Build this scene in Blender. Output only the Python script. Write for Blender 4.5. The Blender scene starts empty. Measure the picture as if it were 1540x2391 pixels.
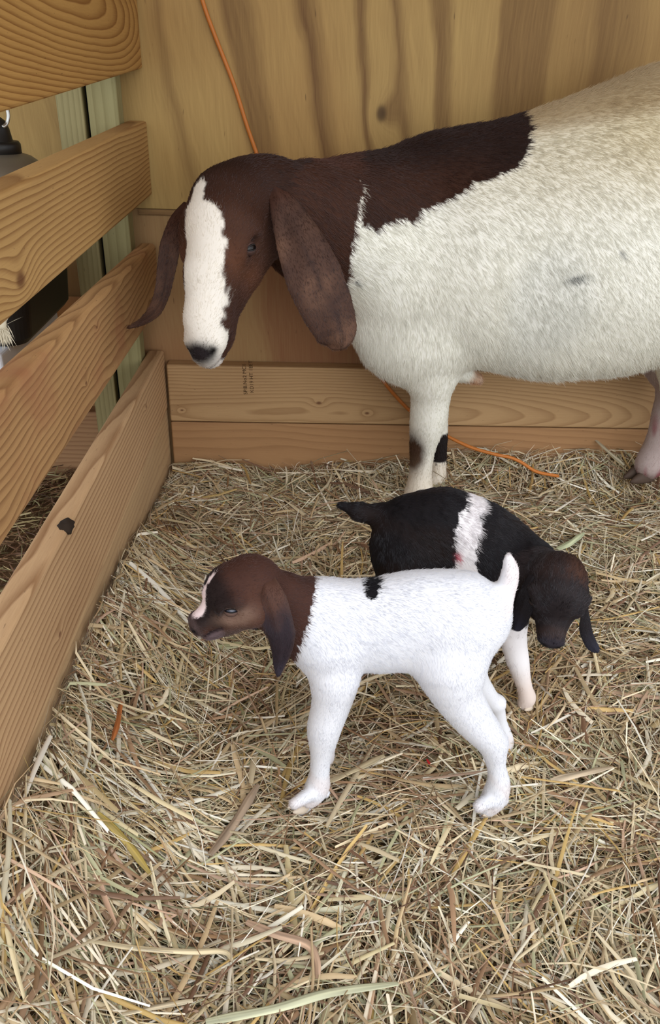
import bpy, bmesh, math, random
import numpy as np
from mathutils import Vector, Matrix
from mathutils.bvhtree import BVHTree

SC = bpy.context.scene
COL = SC.collection
rng = np.random.default_rng(7)
random.seed(7)

# ------------------------------------------------------------------ camera
FPX, CX, CY, CAMH = 1790.0, 770.0, 1195.5, 0.88
def _basis(pitch, yaw, roll):
    t, p, r = np.radians([pitch, yaw, roll])
    f = np.array([np.sin(p)*np.cos(t), np.cos(p)*np.cos(t), -np.sin(t)])
    r0 = np.array([np.cos(p), -np.sin(p), 0.0]); u0 = np.cross(r0, f)
    return r0*np.cos(r)+u0*np.sin(r), -r0*np.sin(r)+u0*np.cos(r), f
CR, CU, CF = _basis(30.0, 3.2, 2.2)
CAM = np.array([0, 0, CAMH])
cam = bpy.data.objects.new('camera', bpy.data.cameras.new('camera'))
COL.objects.link(cam)
cam.data.sensor_fit = 'VERTICAL'; cam.data.sensor_height = 24.0
cam.data.lens = FPX/2391.0*24.0
cam.data.clip_start = 0.02
M = Matrix(((CR[0], CU[0], -CF[0], 0), (CR[1], CU[1], -CF[1], 0), (CR[2], CU[2], -CF[2], CAMH), (0, 0, 0, 1)))
cam.matrix_world = M
SC.camera = cam

# measuring aids: where a point seen in the photograph lies in the real place
def ray(px, py): return CF + CR*(px-CX)/FPX - CU*(py-CY)/FPX
def at_y(px, py, Y): d = ray(px, py); return CAM + d*Y/d[1]
def at_z(px, py, z=0.0): d = ray(px, py); return CAM + d*(z-CAMH)/d[2]
def at_x(px, py, x): d = ray(px, py); return CAM + d*x/d[0]
def px2m(P, r): return r*float((np.asarray(P)-CAM) @ CF)/FPX
def N(px, py, Y, r): P = at_y(px, py, Y); return P, px2m(P, r)

# ------------------------------------------------------------------ light
SC.view_settings.view_transform = 'Standard'
SC.view_settings.look = 'None'
SC.view_settings.exposure = 0.0
SC.view_settings.gamma = 1.0
SC.view_settings.use_curve_mapping = False
SC.cycles.use_denoising = True
try:
    SC.cycles.denoiser = 'OPENIMAGEDENOISE'
    SC.cycles.denoising_input_passes = 'RGB_ALBEDO_NORMAL'
except Exception:
    pass
SC.cycles.max_bounces = 5
SC.cycles.diffuse_bounces = 3
SC.cycles.glossy_bounces = 2
SC.cycles.transmission_bounces = 3
SC.cycles.transparent_max_bounces = 4
SC.cycles.caustics_reflective = False
SC.cycles.caustics_refractive = False
try:
    SC.cycles_curves.shape = 'RIBBONS'
    SC.cycles_curves.subdivisions = 2
except Exception:
    pass

world = bpy.data.worlds.new('overcast_sky'); SC.world = world
world.use_nodes = True
nt = world.node_tree; nt.nodes.clear()
out = nt.nodes.new('ShaderNodeOutputWorld'); bg = nt.nodes.new('ShaderNodeBackground')
bg.inputs['Color'].default_value = (0.90, 0.95, 1.0, 1); bg.inputs['Strength'].default_value = 1.65
nt.links.new(bg.outputs[0], out.inputs[0])

sun = bpy.data.objects.new('overcast_sun', bpy.data.lights.new('overcast_sun', 'SUN'))
COL.objects.link(sun)
sun.data.energy = 1.75; sun.data.angle = math.radians(70); sun.data.color = (1.0, 0.985, 0.97)
sun.rotation_euler = Vector((0.32, -0.9, 0.66)).to_track_quat('Z', 'Y').to_euler()

# ------------------------------------------------------------------ helpers
def srgb(r, g, b):
    f = lambda c: (c/255/12.92) if c/255 <= 0.04045 else ((c/255+0.055)/1.055)**2.4
    return (f(r), f(g), f(b))

def tag(o, label=None, cat=None, group=None, kind=None):
    if label: o['label'] = label
    if cat: o['category'] = cat
    if group: o['group'] = group
    if kind: o['kind'] = kind
    return o

def empty(name, loc=(0, 0, 0)):
    o = bpy.data.objects.new(name, None); COL.objects.link(o); o.location = loc; return o

def link_mesh(name, me, mat=None, parent=None, smooth=True):
    o = bpy.data.objects.new(name, me); COL.objects.link(o)
    if mat: me.materials.append(mat)
    if smooth and len(me.polygons):
        me.polygons.foreach_set('use_smooth', np.ones(len(me.polygons), dtype=bool))
    if parent is not None:
        o.parent = parent
        o.matrix_parent_inverse = Matrix.Translation(-parent.location) if parent.parent is None else Matrix()
    return o

def raw_mesh(name, V, Fq):
    V = np.asarray(V, np.float32); Fq = np.asarray(Fq, np.int32)
    me = bpy.data.meshes.new(name)
    n, k = Fq.shape
    me.vertices.add(len(V)); me.vertices.foreach_set('co', V.ravel())
    me.loops.add(n*k); me.loops.foreach_set('vertex_index', Fq.ravel())
    me.polygons.add(n); me.polygons.foreach_set('loop_start', np.arange(0, n*k, k, dtype=np.int32))
    me.polygons.foreach_set('loop_total', np.full(n, k, np.int32))
    me.update(calc_edges=True)
    return me

def tube(name, pts, rad, mat, parent=None, seg=10, caps=True):
    P = [Vector(p) for p in pts]; n = len(P)
    R = [rad]*n if not hasattr(rad, '__len__') else list(rad)
    V = []; Fc = []
    up = Vector((0.3, 0.2, 1)).normalized()
    prev = None
    for i in range(n):
        t = (P[min(i+1, n-1)]-P[max(i-1, 0)]).normalized()
        a = (prev - t*prev.dot(t)) if prev is not None else t.cross(up)
        if a.length < 1e-6: a = t.orthogonal()
        a.normalize(); b = t.cross(a); prev = a
        for j in range(seg):
            th = 2*math.pi*j/seg
            V.append(P[i]+(a*math.cos(th)+b*math.sin(th))*R[i])
    for i in range(n-1):
        for j in range(seg):
            Fc.append((i*seg+j, i*seg+(j+1) % seg, (i+1)*seg+(j+1) % seg, (i+1)*seg+j))
    if caps:
        Fc.append(tuple(range(seg))[::-1]); Fc.append(tuple((n-1)*seg+j for j in range(seg)))
    me = bpy.data.meshes.new(name); me.from_pydata(V, [], Fc); me.update()
    return link_mesh(name, me, mat, parent)

def smooth_path(pts, n=8):
    P = np.asarray(pts, float); out = []
    Q = np.vstack([2*P[0]-P[1], P, 2*P[-1]-P[-2]])
    for i in range(1, len(Q)-2):
        for t in np.linspace(0, 1, n, endpoint=False):
            a, b, c, d = Q[i-1], Q[i], Q[i+1], Q[i+2]
            out.append(0.5*((2*b)+(-a+c)*t+(2*a-5*b+4*c-d)*t*t+(-a+3*b-3*c+d)*t**3))
    out.append(P[-1]); return np.array(out)

def lathe(name, prof, mat, parent=None, loc=(0, 0, 0), seg=32, close=False):
    V = []; Fc = []
    for r, z in prof:
        for j in range(seg):
            th = 2*math.pi*j/seg; V.append((loc[0]+r*math.cos(th), loc[1]+r*math.sin(th), loc[2]+z))
    m = len(prof)
    for i in range(m-1):
        for j in range(seg):
            Fc.append((i*seg+j, i*seg+(j+1) % seg, (i+1)*seg+(j+1) % seg, (i+1)*seg+j))
    if close:
        Fc.append(tuple(range(seg))[::-1]); Fc.append(tuple((m-1)*seg+j for j in range(seg)))
    me = bpy.data.meshes.new(name); me.from_pydata(V, [], Fc); me.update()
    return link_mesh(name, me, mat, parent)

# ------------------------------------------------------------------ node builder
class NB:
    def __init__(s, name):
        s.m = bpy.data.materials.new(name); s.m.use_nodes = True
        s.t = s.m.node_tree; s.t.nodes.clear()
        s.out = s.n('ShaderNodeOutputMaterial'); s.b = s.n('ShaderNodeBsdfPrincipled')
        s.l(s.b.outputs[0], s.out.inputs[0])
        s.b.inputs['Roughness'].default_value = 0.7
        s.b.inputs['Specular IOR Level'].default_value = 0.3
    def n(s, t): return s.t.nodes.new(t)
    def l(s, a, b): s.t.links.new(a, b)
    def set(s, sock, v):
        if isinstance(v, bpy.types.NodeSocket): s.l(v, sock)
        else: sock.default_value = v
    def math(s, op, a, b=0.0, c=None):
        n = s.n('ShaderNodeMath'); n.operation = op
        s.set(n.inputs[0], a); s.set(n.inputs[1], b)
        if c is not None: s.set(n.inputs[2], c)
        return n.outputs[0]
    def xyz(s, v):
        n = s.n('ShaderNodeSeparateXYZ'); s.l(v, n.inputs[0]); return n.outputs
    def comb(s, x, y, z):
        n = s.n('ShaderNodeCombineXYZ')
        for i, v in enumerate((x, y, z)): s.set(n.inputs[i], v)
        return n.outputs[0]
    def noise(s, vec, scale, detail=2.0, rough=0.5):
        n = s.n('ShaderNodeTexNoise'); s.l(vec, n.inputs['Vector'])
        n.inputs['Scale'].default_value = scale; n.inputs['Detail'].default_value = detail; n.inputs['Roughness'].default_value = rough
        return n.outputs[0]
    def ramp(s, fac, stops, interp='LINEAR'):
        n = s.n('ShaderNodeValToRGB'); s.l(fac, n.inputs[0]); cr = n.color_ramp; cr.interpolation = interp
        while len(cr.elements) < len(stops): cr.elements.new(0.5)
        for e, (p, c) in zip(cr.elements, stops):
            e.position = p; e.color = (*c, 1) if hasattr(c, '__len__') else (c, c, c, 1)
        return n.outputs[0]
    def mix(s, fac, a, b, mode='MIX'):
        n = s.n('ShaderNodeMix'); n.data_type = 'RGBA'; n.blend_type = mode
        s.set(n.inputs['Factor'], fac)
        for k, v in ((6, a), (7, b)):
            s.set(n.inputs[k], v if isinstance(v, bpy.types.NodeSocket) else (*v, 1))
        return n.outputs[2]
    def bump(s, h, strength=0.2, dist=0.002):
        n = s.n('ShaderNodeBump'); n.inputs['Strength'].default_value = strength; n.inputs['Distance'].default_value = dist
        s.l(h, n.inputs['Height']); s.l(n.outputs[0], s.b.inputs['Normal'])

def plain(name, c, rough=0.6, metal=0.0, spec=0.3):
    b = NB(name); b.b.inputs['Base Color'].default_value = (*c, 1)
    b.b.inputs['Roughness'].default_value = rough; b.b.inputs['Metallic'].default_value = metal
    b.b.inputs['Specular IOR Level'].default_value = spec
    tc = b.n('ShaderNodeTexCoord').outputs['Object']
    k = b.noise(tc, 60, 3)
    b.l(b.mix(b.math('MULTIPLY', k, 0.35), c, tuple(x*0.72 for x in c)), b.b.inputs['Base Color'])
    return b.m

def lumber(name, light, dark, length='Y', thick='X', width='Z', pith=(0.02, 0.0), tilt=(0.0, 0.0), spacing=0.008,
           warp=0.012, knots=(), stain=None, contrast=1.0, seed=0.0, bow=None):
    """sawn softwood: growth rings about a tilted pith line, knots, fibre"""
    b = NB(name)
    tc = b.n('ShaderNodeTexCoord').outputs['Object']
    x = dict(zip('XYZ', b.xyz(tc)))
    L, T, W = x[length], x[thick], x[width]
    vlow = b.comb(b.math('ADD', b.math('MULTIPLY', L, 2.2), seed), b.math('MULTIPLY', T, 5), b.math('MULTIPLY', W, 6))
    n1 = b.math('SUBTRACT', b.noise(vlow, 1.0, 2.0), 0.5)
    vmid = b.comb(b.math('ADD', b.math('MULTIPLY', L, 9), seed), b.math('MULTIPLY', T, 20), b.math('MULTIPLY', W, 30))
    n2 = b.math('SUBTRACT', b.noise(vmid, 1.0, 2.0), 0.5)
    tt = b.math('ADD', b.math('SUBTRACT', T, pith[0]), b.math('MULTIPLY', L, tilt[0]))
    ww = b.math('ADD', b.math('SUBTRACT', W, pith[1]), b.math('MULTIPLY', L, tilt[1]))
    if bow:
        q = b.math('SUBTRACT', L, bow[0]); tt = b.math('ADD', tt, b.math('MULTIPLY', b.math('MULTIPLY', q, q), bow[1]))
    r = b.math('SQRT', b.math('ADD', b.math('MULTIPLY', tt, tt), b.math('MULTIPLY', ww, ww)))
    r = b.math('ADD', r, b.math('MULTIPLY', n1, warp*2.2))
    r = b.math('ADD', r, b.math('MULTIPLY', n2, warp*0.35))
    spots = None
    for (kl, kw, ks) in knots:
        dl = b.math('DIVIDE', b.math('SUBTRACT', L, kl), ks*1.7)
        dw = b.math('DIVIDE', b.math('SUBTRACT', W, kw), ks)
        q = b.math('ADD', b.math('MULTIPLY', dl, dl), b.math('MULTIPLY', dw, dw))
        e = b.math('EXPONENT', b.math('MULTIPLY', q, -0.25))
        r = b.math('ADD', r, b.math('MULTIPLY', e, ks*1.3))
        sp = b.math('EXPONENT', b.math('MULTIPLY', b.math('MULTIPLY', q, q), -9.0))
        spots = sp if spots is None else b.math('MAXIMUM', spots, sp)
    fr = b.math('FRACT', b.math('DIVIDE', r, spacing))
    band = b.ramp(fr, [(0.0, 0.05), (0.45, 0.2), (0.78, 0.75), (0.9, 1.0), (0.97, 0.35), (1.0, 0.05)])
    vf = b.comb(b.math('MULTIPLY', L, 18), b.math('MULTIPLY', T, 400), b.math('MULTIPLY', W, 500))
    fib = b.noise(vf, 1.0, 3.0, 0.6)
    vt = b.comb(b.math('ADD', b.math('MULTIPLY', L, 3.0), seed), b.math('MULTIPLY', T, 8), b.math('MULTIPLY', W, 9))
    tone = b.noise(vt, 1.0, 2.0)
    fac = b.math('MULTIPLY', band, 0.75*contrast)
    fac = b.math('ADD', fac, b.math('MULTIPLY', b.math('SUBTRACT', fib, 0.5), 0.5))
    fac = b.math('ADD', fac, b.math('MULTIPLY', b.math('SUBTRACT', tone, 0.5), 0.55))
    cl = b.n('ShaderNodeClamp'); b.l(fac, cl.inputs[0]); fac = cl.outputs[0]
    col = b.mix(fac, light, dark)
    if stain:
        vs = b.comb(b.math('MULTIPLY', L, 6), b.math('MULTIPLY', T, 6), b.math('MULTIPLY', W, 10))
        sn = b.noise(vs, 1.0, 4.0, 0.65)
        col = b.mix(b.math('MULTIPLY', b.ramp(sn, [(0.5, 0.0), (0.72, 1.0)]), 0.6), col, stain)
    # little resin flecks
    vk = b.comb(b.math('MULTIPLY', L, 70), b.math('MULTIPLY', T, 300), b.math('MULTIPLY', W, 300))
    fl = b.ramp(b.noise(vk, 1.0, 1.0), [(0.72, 0.0), (0.78, 1.0)])
    col = b.mix(b.math('MULTIPLY', fl, 0.45), col, tuple(c*0.35 for c in dark))
    if spots is not None:
        col = b.mix(b.math('MULTIPLY', spots, 0.9), col, (dark[0]*0.55, dark[1]*0.42, dark[2]*0.45))
    b.l(col, b.b.inputs['Base Color'])
    b.bump(b.math('SUBTRACT', fib, b.math('MULTIPLY', band, 0.5)), 0.25, 0.0015)
    return b.m

def plywood(name, light, dark, red, bands, knots, z_ref, slant, seed=0.0):
    """rotary cut veneer: bands = list of (x, strength) sorted, running down the sheet"""
    b = NB(name)
    tc = b.n('ShaderNodeTexCoord').outputs['Object']
    X, Y, Z = b.xyz(tc)
    vl = b.comb(b.math('ADD', b.math('MULTIPLY', X, 3.0), seed), 0.0, b.math('MULTIPLY', Z, 2.2))
    n1 = b.math('SUBTRACT', b.noise(vl, 1.0, 2.0), 0.5)
    vm = b.comb(b.math('ADD', b.math('MULTIPLY', X, 14.0), seed), 0.0, b.math('MULTIPLY', Z, 7.0))
    n2 = b.math('SUBTRACT', b.noise(vm, 1.0, 3.0), 0.5)
    u = b.math('ADD', X, b.math('MULTIPLY', n1, 0.09))
    u = b.math('ADD', u, b.math('MULTIPLY', n2, 0.026))
    # grain leans in the left half of the sheet
    lean = b.ramp(X, [(0.0, 1.0), (0.22, 0.8), (0.4, 0.0)])
    u = b.math('ADD', u, b.math('MULTIPLY', b.math('MULTIPLY', b.math('SUBTRACT', Z, z_ref), slant), lean))
    spots = None
    for (kx, kz, ks, amp) in knots:
        dx = b.math('DIVIDE', b.math('SUBTRACT', X, kx), ks)
        dz = b.math('DIVIDE', b.math('SUBTRACT', Z, kz), ks*1.5)
        q = b.math('ADD', b.math('MULTIPLY', dx, dx), b.math('MULTIPLY', dz, dz))
        e = b.math('EXPONENT', b.math('MULTIPLY', q, -0.35))
        u = b.math('ADD', u, b.math('MULTIPLY', e, amp))
        sp = b.math('EXPONENT', b.math('MULTIPLY', b.math('MULTIPLY', q, q), -8.0))
        spots = sp if spots is None else b.math('MAXIMUM', spots, sp)
    # map u in [-1.4, 2.0] into ramp
    uu = b.math('DIVIDE', b.math('ADD', u, 0.5), 1.7)
    stops = []
    for (x, s) in bands: stops.append(((x+0.5)/1.7, s))
    band = b.ramp(uu, stops)
    vg = b.comb(b.math('MULTIPLY', u, 120), 0.0, b.math('MULTIPLY', Z, 6))
    fine = b.noise(vg, 1.0, 3.0, 0.6)
    vt = b.comb(b.math('MULTIPLY', X, 2.5), 3.3, b.math('MULTIPLY', Z, 2.0))
    tone = b.noise(vt, 1.0, 3.0)
    vh = b.comb(b.math('MULTIPLY', X, 420), 1.7, b.math('MULTIPLY', Z, 9)); hair = b.noise(vh, 1.0, 2.0, 0.6)
    fac = b.math('ADD', band, b.math('MULTIPLY', b.math('SUBTRACT', fine, 0.5), 0.55))
    fac = b.math('ADD', fac, b.math('MULTIPLY', b.math('SUBTRACT', hair, 0.5), 0.35))
    cl = b.n('ShaderNodeClamp'); b.l(fac, cl.inputs[0])
    base = b.mix(b.ramp(tone, [(0.38, 0.0), (0.68, 0.6)]), light, red)
    col = b.mix(cl.outputs[0], base, dark)
    vk = b.comb(b.math('MULTIPLY', X, 130), 0.0, b.math('MULTIPLY', Z, 26))
    fl = b.ramp(b.noise(vk, 1.0, 1.0), [(0.74, 0.0), (0.80, 1.0)])
    col = b.mix(b.math('MULTIPLY', fl, 0.55), col, tuple(c*0.4 for c in dark))
    if spots is not None:
        col = b.mix(b.math('MULTIPLY', spots, 0.9), col, tuple(c*0.45 for c in dark))
    b.l(col, b.b.inputs['Base Color'])
    b.b.inputs['Roughness'].default_value = 0.62
    b.bump(fine, 0.15, 0.001)
    return b.m

def hexa(name, P, mat, parent=None, bev=0.004, loc=None):
    """box from 8 corners (4 at one end, 4 at the other), edges rounded; origin at corner 0"""
    o0 = Vector(P[0]) if loc is None else Vector(loc)
    bm = bmesh.new()
    v = [bm.verts.new(Vector(p)-o0) for p in P]
    for f in ((0, 1, 2, 3), (7, 6, 5, 4), (0, 4, 5, 1), (1, 5, 6, 2), (2, 6, 7, 3), (3, 7, 4, 0)):
        bm.faces.new([v[i] for i in f])
    bmesh.ops.recalc_face_normals(bm, faces=bm.faces)
    if bev: bmesh.ops.bevel(bm, geom=list(bm.edges), offset=bev, segments=3, affect='EDGES', profile=0.5)
    me = bpy.data.meshes.new(name); bm.to_mesh(me); bm.free()
    o = bpy.data.objects.new(name, me); COL.objects.link(o)
    me.materials.append(mat)
    if parent is not None:
        o.parent = parent; o.matrix_parent_inverse = Matrix.Translation(-parent.location)
    o.location = o0
    for p in me.polygons: p.use_smooth = False
    return o

def box(name, lo, hi, mat, parent=None, bev=0.003):
    (x0, y0, z0), (x1, y1, z1) = lo, hi
    return hexa(name, [(x0, y0, z0), (x1, y0, z0), (x1, y0, z1), (x0, y0, z1), (x0, y1, z0), (x1, y1, z0), (x1, y1, z1), (x0, y1, z1)], mat, parent, bev)

# ------------------------------------------------------------------ the shed
PLY_L, PLY_D, PLY_R = srgb(178, 148, 90), srgb(106, 74, 36), srgb(158, 118, 66)
m_ply = plywood('plywood_upper', PLY_L, PLY_D, PLY_R,
    [(-0.5, 0.25), (-0.30, 0.05), (-0.268, 0.55), (-0.25, 0.1), (-0.15, 0.12), (-0.135, 0.8), (-0.10, 0.65), (-0.075, 0.15), (-0.01, 0.1), (0.012, 0.95), (0.035, 0.55), (0.055, 0.1),
     (0.105, 0.12), (0.122, 1.0), (0.145, 0.1), (0.19, 0.15), (0.205, 0.8), (0.225, 0.15), (0.265, 0.1), (0.275, 0.75), (0.30, 0.7), (0.315, 0.12), (0.40, 0.2), (0.405, 0.75), (0.50, 0.7), (0.515, 0.3), (0.585, 0.45), (0.60, 0.75), (0.66, 0.6), (0.72, 0.25), (0.9, 0.6), (1.2, 0.3)],
    [(0.176, 0.803, 0.0185, 0.040)], 0.98, 0.16)
m_ply2 = plywood('plywood_lower', srgb(168, 138, 92), srgb(132, 86, 56), srgb(146, 94, 62),
    [(-0.5, 0.1), (-0.31, 0.3), (-0.2, 0.1), (-0.1, 0.2), (-0.06, 0.75), (0.12, 0.8), (0.3, 0.5), (0.6, 0.3), (1.2, 0.3)], [], 0.5, 0.05, 5.0)
WALL = 1.80
o = box('wall_back', (-1.5, WALL, 0.602), (2.6, WALL+0.018, 1.75), m_ply, bev=0.0015); o.location = (0, 0, 0)
for v in o.data.vertices: v.co += Vector((-1.5, WALL, 0.602))
tag(o, kind='structure')
o = box('wall_back_lower', (-1.5, WALL+0.004, -0.06), (2.6, WALL+0.022, 0.602), m_ply2, bev=0.0015); o.location = (0, 0, 0)
for v in o.data.vertices: v.co += Vector((-1.5, WALL+0.004, -0.06))
tag(o, kind='structure')
# lip of the lower sheet at the joint
m_trim = lumber('joint_strip_wood', srgb(150, 118, 76), srgb(112, 80, 46), 'X', 'Y', 'Z', (0.06, 0.02), (0, 0.02), 0.009, knots=())
o = box('trim_1', (-0.345, WALL-0.0015, 0.590), (2.6, WALL+0.003, 0.600), m_trim, bev=0.0006)
tag(o, kind='structure')
m_roof = lumber('roof_wood', srgb(170, 135, 92), srgb(120, 82, 48), 'X', 'Z', 'Y', (0.06, 0.4), (0, 0.02), 0.02)
o = box('ceiling', (-1.5, 0.40, 1.75), (2.6, 1.9, 1.78), m_roof, bev=0); tag(o, kind='structure')

# kick boards on the back wall
KY = WALL-0.036
m_kick = lumber('kick_upper_wood', srgb(182, 148, 106), srgb(138, 102, 66), 'X', 'Y', 'Z', (-0.05, 0.03), (0.0, 0.0), 0.0064, 0.008,
                knots=[(0.365, 0.055, 0.007), (0.485, 0.03, 0.006), (0.03, 0.03, 0.004)], contrast=0.8, seed=3.0, bow=(0.28, 0.06))
m_kick2 = lumber('kick_lower_wood', srgb(168, 128, 88), srgb(130, 92, 60), 'X', 'Y', 'Z', (0.05, 0.06), (0.0, 0.02), 0.016, 0.02, contrast=0.6, seed=9.0)
kup = box('kick_board', (-0.304, KY, 0.114), (2.5, WALL+0.003, 0.259), m_kick, bev=0.004)
tag(kup, 'long horizontal kick board with printed grade stamp, upper of two on back wall', 'board')
klo = box('kick_board', (-0.304, KY+0.002, -0.05), (2.5, WALL+0.003, 0.111), m_kick2, bev=0.004)
tag(klo, 'reddish lower kick board of back wall, half buried in hay', 'board')
box_m = lumber('outer_kick_wood', srgb(170, 132, 96), srgb(134, 94, 64), 'X', 'Y', 'Z', (0.05, -0.03), (0.0, 0.03), 0.012, 0.02, seed=5.0)
ko = box('kick_board', (-1.4, KY, -0.05), (-0.43, WALL+0.003, 0.135), box_m, bev=0.004)
tag(ko, 'kick board on back wall outside the pen, seen through gap above lowest rail', 'board')

# grade stamp
m_ink = plain('stamp_ink', srgb(62, 40, 20), 0.9)
def stamp(txt, px, py, size):
    P = at_y(px, py, KY-0.0004)
    cu = bpy.data.curves.new('grade_stamp', 'FONT'); cu.body = txt; cu.size = size; cu.extrude = 0.00005; cu.space_character = 1.02
    tmp = bpy.data.objects.new('tmp', cu); COL.objects.link(tmp)
    dg = bpy.context.evaluated_depsgraph_get()
    me = bpy.data.meshes.new_from_object(tmp.evaluated_get(dg))
    bpy.data.objects.remove(tmp)
    me.transform(Matrix.Translation(Vector(P)) @ Matrix.Rotation(math.radians(-1.5), 4, 'Y') @ Matrix.Rotation(math.radians(90), 4, 'Y').inverted() @ Matrix.Rotation(math.radians(90), 4, 'X'))
    me.transform(Matrix.Translation(-kup.location))
    o = bpy.data.objects.new('grade_stamp', me); COL.objects.link(o); o.parent = kup; me.materials.append(m_ink)
    return o
s1 = stamp('SPIB.No2 MC1', 577, 921, 0.0125)
s2 = stamp('KD19 HT 1EET', 592, 917, 0.0125)
tag(s1, 'dark printed line of grade stamp text')
tag(s2, 'dark printed line of grade stamp text')

# pen rails on the left (front face on x = RX)
RX = at_y(385, 815, WALL)[0]
RT = 0.038
def rail(name, zf, zn, mat, label, yfar=WALL-0.012, ynear=0.20, dx=0.0, thick=RT, bev=0.005):
    P = [(RX-thick+dx, yfar, zf[0]), (RX+dx, yfar, zf[0]), (RX+dx, yfar, zf[1]), (RX-thick+dx, yfar, zf[1]),
         (RX-thick+dx, ynear, zn[0]), (RX+dx, ynear, zn[0]), (RX+dx, ynear, zn[1]), (RX-thick+dx, ynear, zn[1])]
    o = hexa(name, P, mat, None, bev, loc=(RX, WALL, zf[0]))
    if label: tag(o, label, 'board')
    return o
WL, WD = srgb(214, 168, 105), srgb(158, 104, 52)
m_r1 = lumber('top_rail_wood', srgb(176, 134, 74), srgb(126, 82, 34), 'Y', 'X', 'Z', (-0.06, 0.075), (0.0, 0.055), 0.0066, 0.006, seed=1.0, contrast=1.3, bow=(-0.60, 0.13))
m_r2 = lumber('second_rail_wood', srgb(182, 144, 90), srgb(130, 90, 48), 'Y', 'X', 'Z', (-0.02, -0.045), (0.0, -0.01), 0.0082, 0.007, knots=[(-0.905, 0.030, 0.016), (-0.99, 0.05, 0.003)], seed=2.0, contrast=1.2)
m_r3 = lumber('third_rail_wood', srgb(178, 138, 92), srgb(124, 86, 52), 'Y', 'X', 'Z', (-0.09, 0.03), (0.02, -0.03), 0.008, 0.018, knots=[(-0.60, 0.125, 0.004), (-0.70, 0.07, 0.005), (-0.37, 0.06, 0.004)], seed=4.0, stain=srgb(150, 96, 66), contrast=1.15)
m_r4 = lumber('low_rail_wood', srgb(198, 162, 122), srgb(144, 106, 72), 'Y', 'X', 'Z', (-0.10, -0.10), (0.0, 0.012), 0.0100, 0.011, knots=[(-1.22, 0.09, 0.007), (-0.98, 0.07, 0.006), (-0.28, 0.11, 0.006)], seed=6.0, contrast=1.15)
m_r5 = lumber('ground_rail_wood', srgb(190, 158, 118), srgb(146, 112, 80), 'Y', 'X', 'Z', (-0.1, 0.05), (0.0, 0.04), 0.011, 0.015, seed=8.0, contrast=0.6)
rail('fence_rail', (0.868, 1.01), (0.795, 0.94), m_r1, 'topmost pine rail with bold oval grain loops')
rail('fence_rail', (0.632, 0.775), (0.632, 0.742), m_r2, 'second rail from top, straight grained with one large red knot')
rail('fence_rail', (0.392, 0.533), (0.438, 0.588), m_r3, 'third rail from top, sloping, with small dark knots', bev=0.010)
r4 = rail('fence_rail', (0.142, 0.287), (0.185, 0.350), m_r4, 'wide low rail with a dark loose knot on its top edge', bev=0.006)
rail('fence_rail', (-0.05, 0.139), (-0.05, 0.182), m_r5, 'lowest rail of the pen, half buried behind piled hay', dx=-0.002)
# dark loose knot on the top edge of the low rail
kp = at_x(155, 1186, RX)
kz = 0.287+(0.350-0.287)*(WALL-kp[1])/(WALL-0.2)
bm = bmesh.new(); bmesh.ops.create_icosphere(bm, subdivisions=3, radius=1.0)
for v in bm.verts:
    k = 1+0.10*math.sin(5*v.co.x+3*v.co.y)+0.09*math.sin(9*v.co.y+2+4*v.co.z)
    v.co = Vector((v.co.x*0.011*k-0.004, v.co.y*0.019*k, v.co.z*0.009*k))
me = bpy.data.meshes.new('knot'); bm.to_mesh(me); bm.free()
m_knot = plain('knot_bark', srgb(42, 30, 20), 0.9)
o = link_mesh('knot', me, m_knot); o.parent = r4; o.location = Vector((RX, kp[1], kz-0.004))-r4.location
tag(o, 'nearly black rough knot')

# green treated posts between the rails and the wall
m_p1 = lumber('treated_post_wood', srgb(150, 142, 100), srgb(116, 106, 66), 'Z', 'Y', 'X', (0.08, 0.1), (0.0, 0.0), 0.012, 0.006, seed=11.0, contrast=0.7)
m_p2 = lumber('treated_stud_wood', srgb(156, 146, 104), srgb(120, 110, 72), 'Z', 'Y', 'X', (0.05, -0.06), (0.0, 0.0), 0.009, 0.005, seed=14.0, contrast=0.8)
o = box('fence_post', (-0.4075, 1.705, -0.06), (RX-RT-0.001, 1.755, 1.75), m_p1); tag(o, 'green tinted treated post right of the black gap in the corner', 'post')
o = box('fence_post', (-0.468, 1.705, -0.06), (-0.4165, 1.755, 1.75), m_p2); tag(o, 'green tinted treated post left of the black gap in the corner', 'post')
m_blk = plain('gap_shade_black', srgb(14, 13, 12), 0.95)
o = box('gap_shade_strip', (-0.4165, 1.735, -0.05), (-0.4075, 1.75, 1.75), m_blk, bev=0); tag(o, 'black strip standing in for the shaded gap between two treated corner posts', 'strip')  # added dark strip: paints the shade of the open gap between the posts

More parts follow.
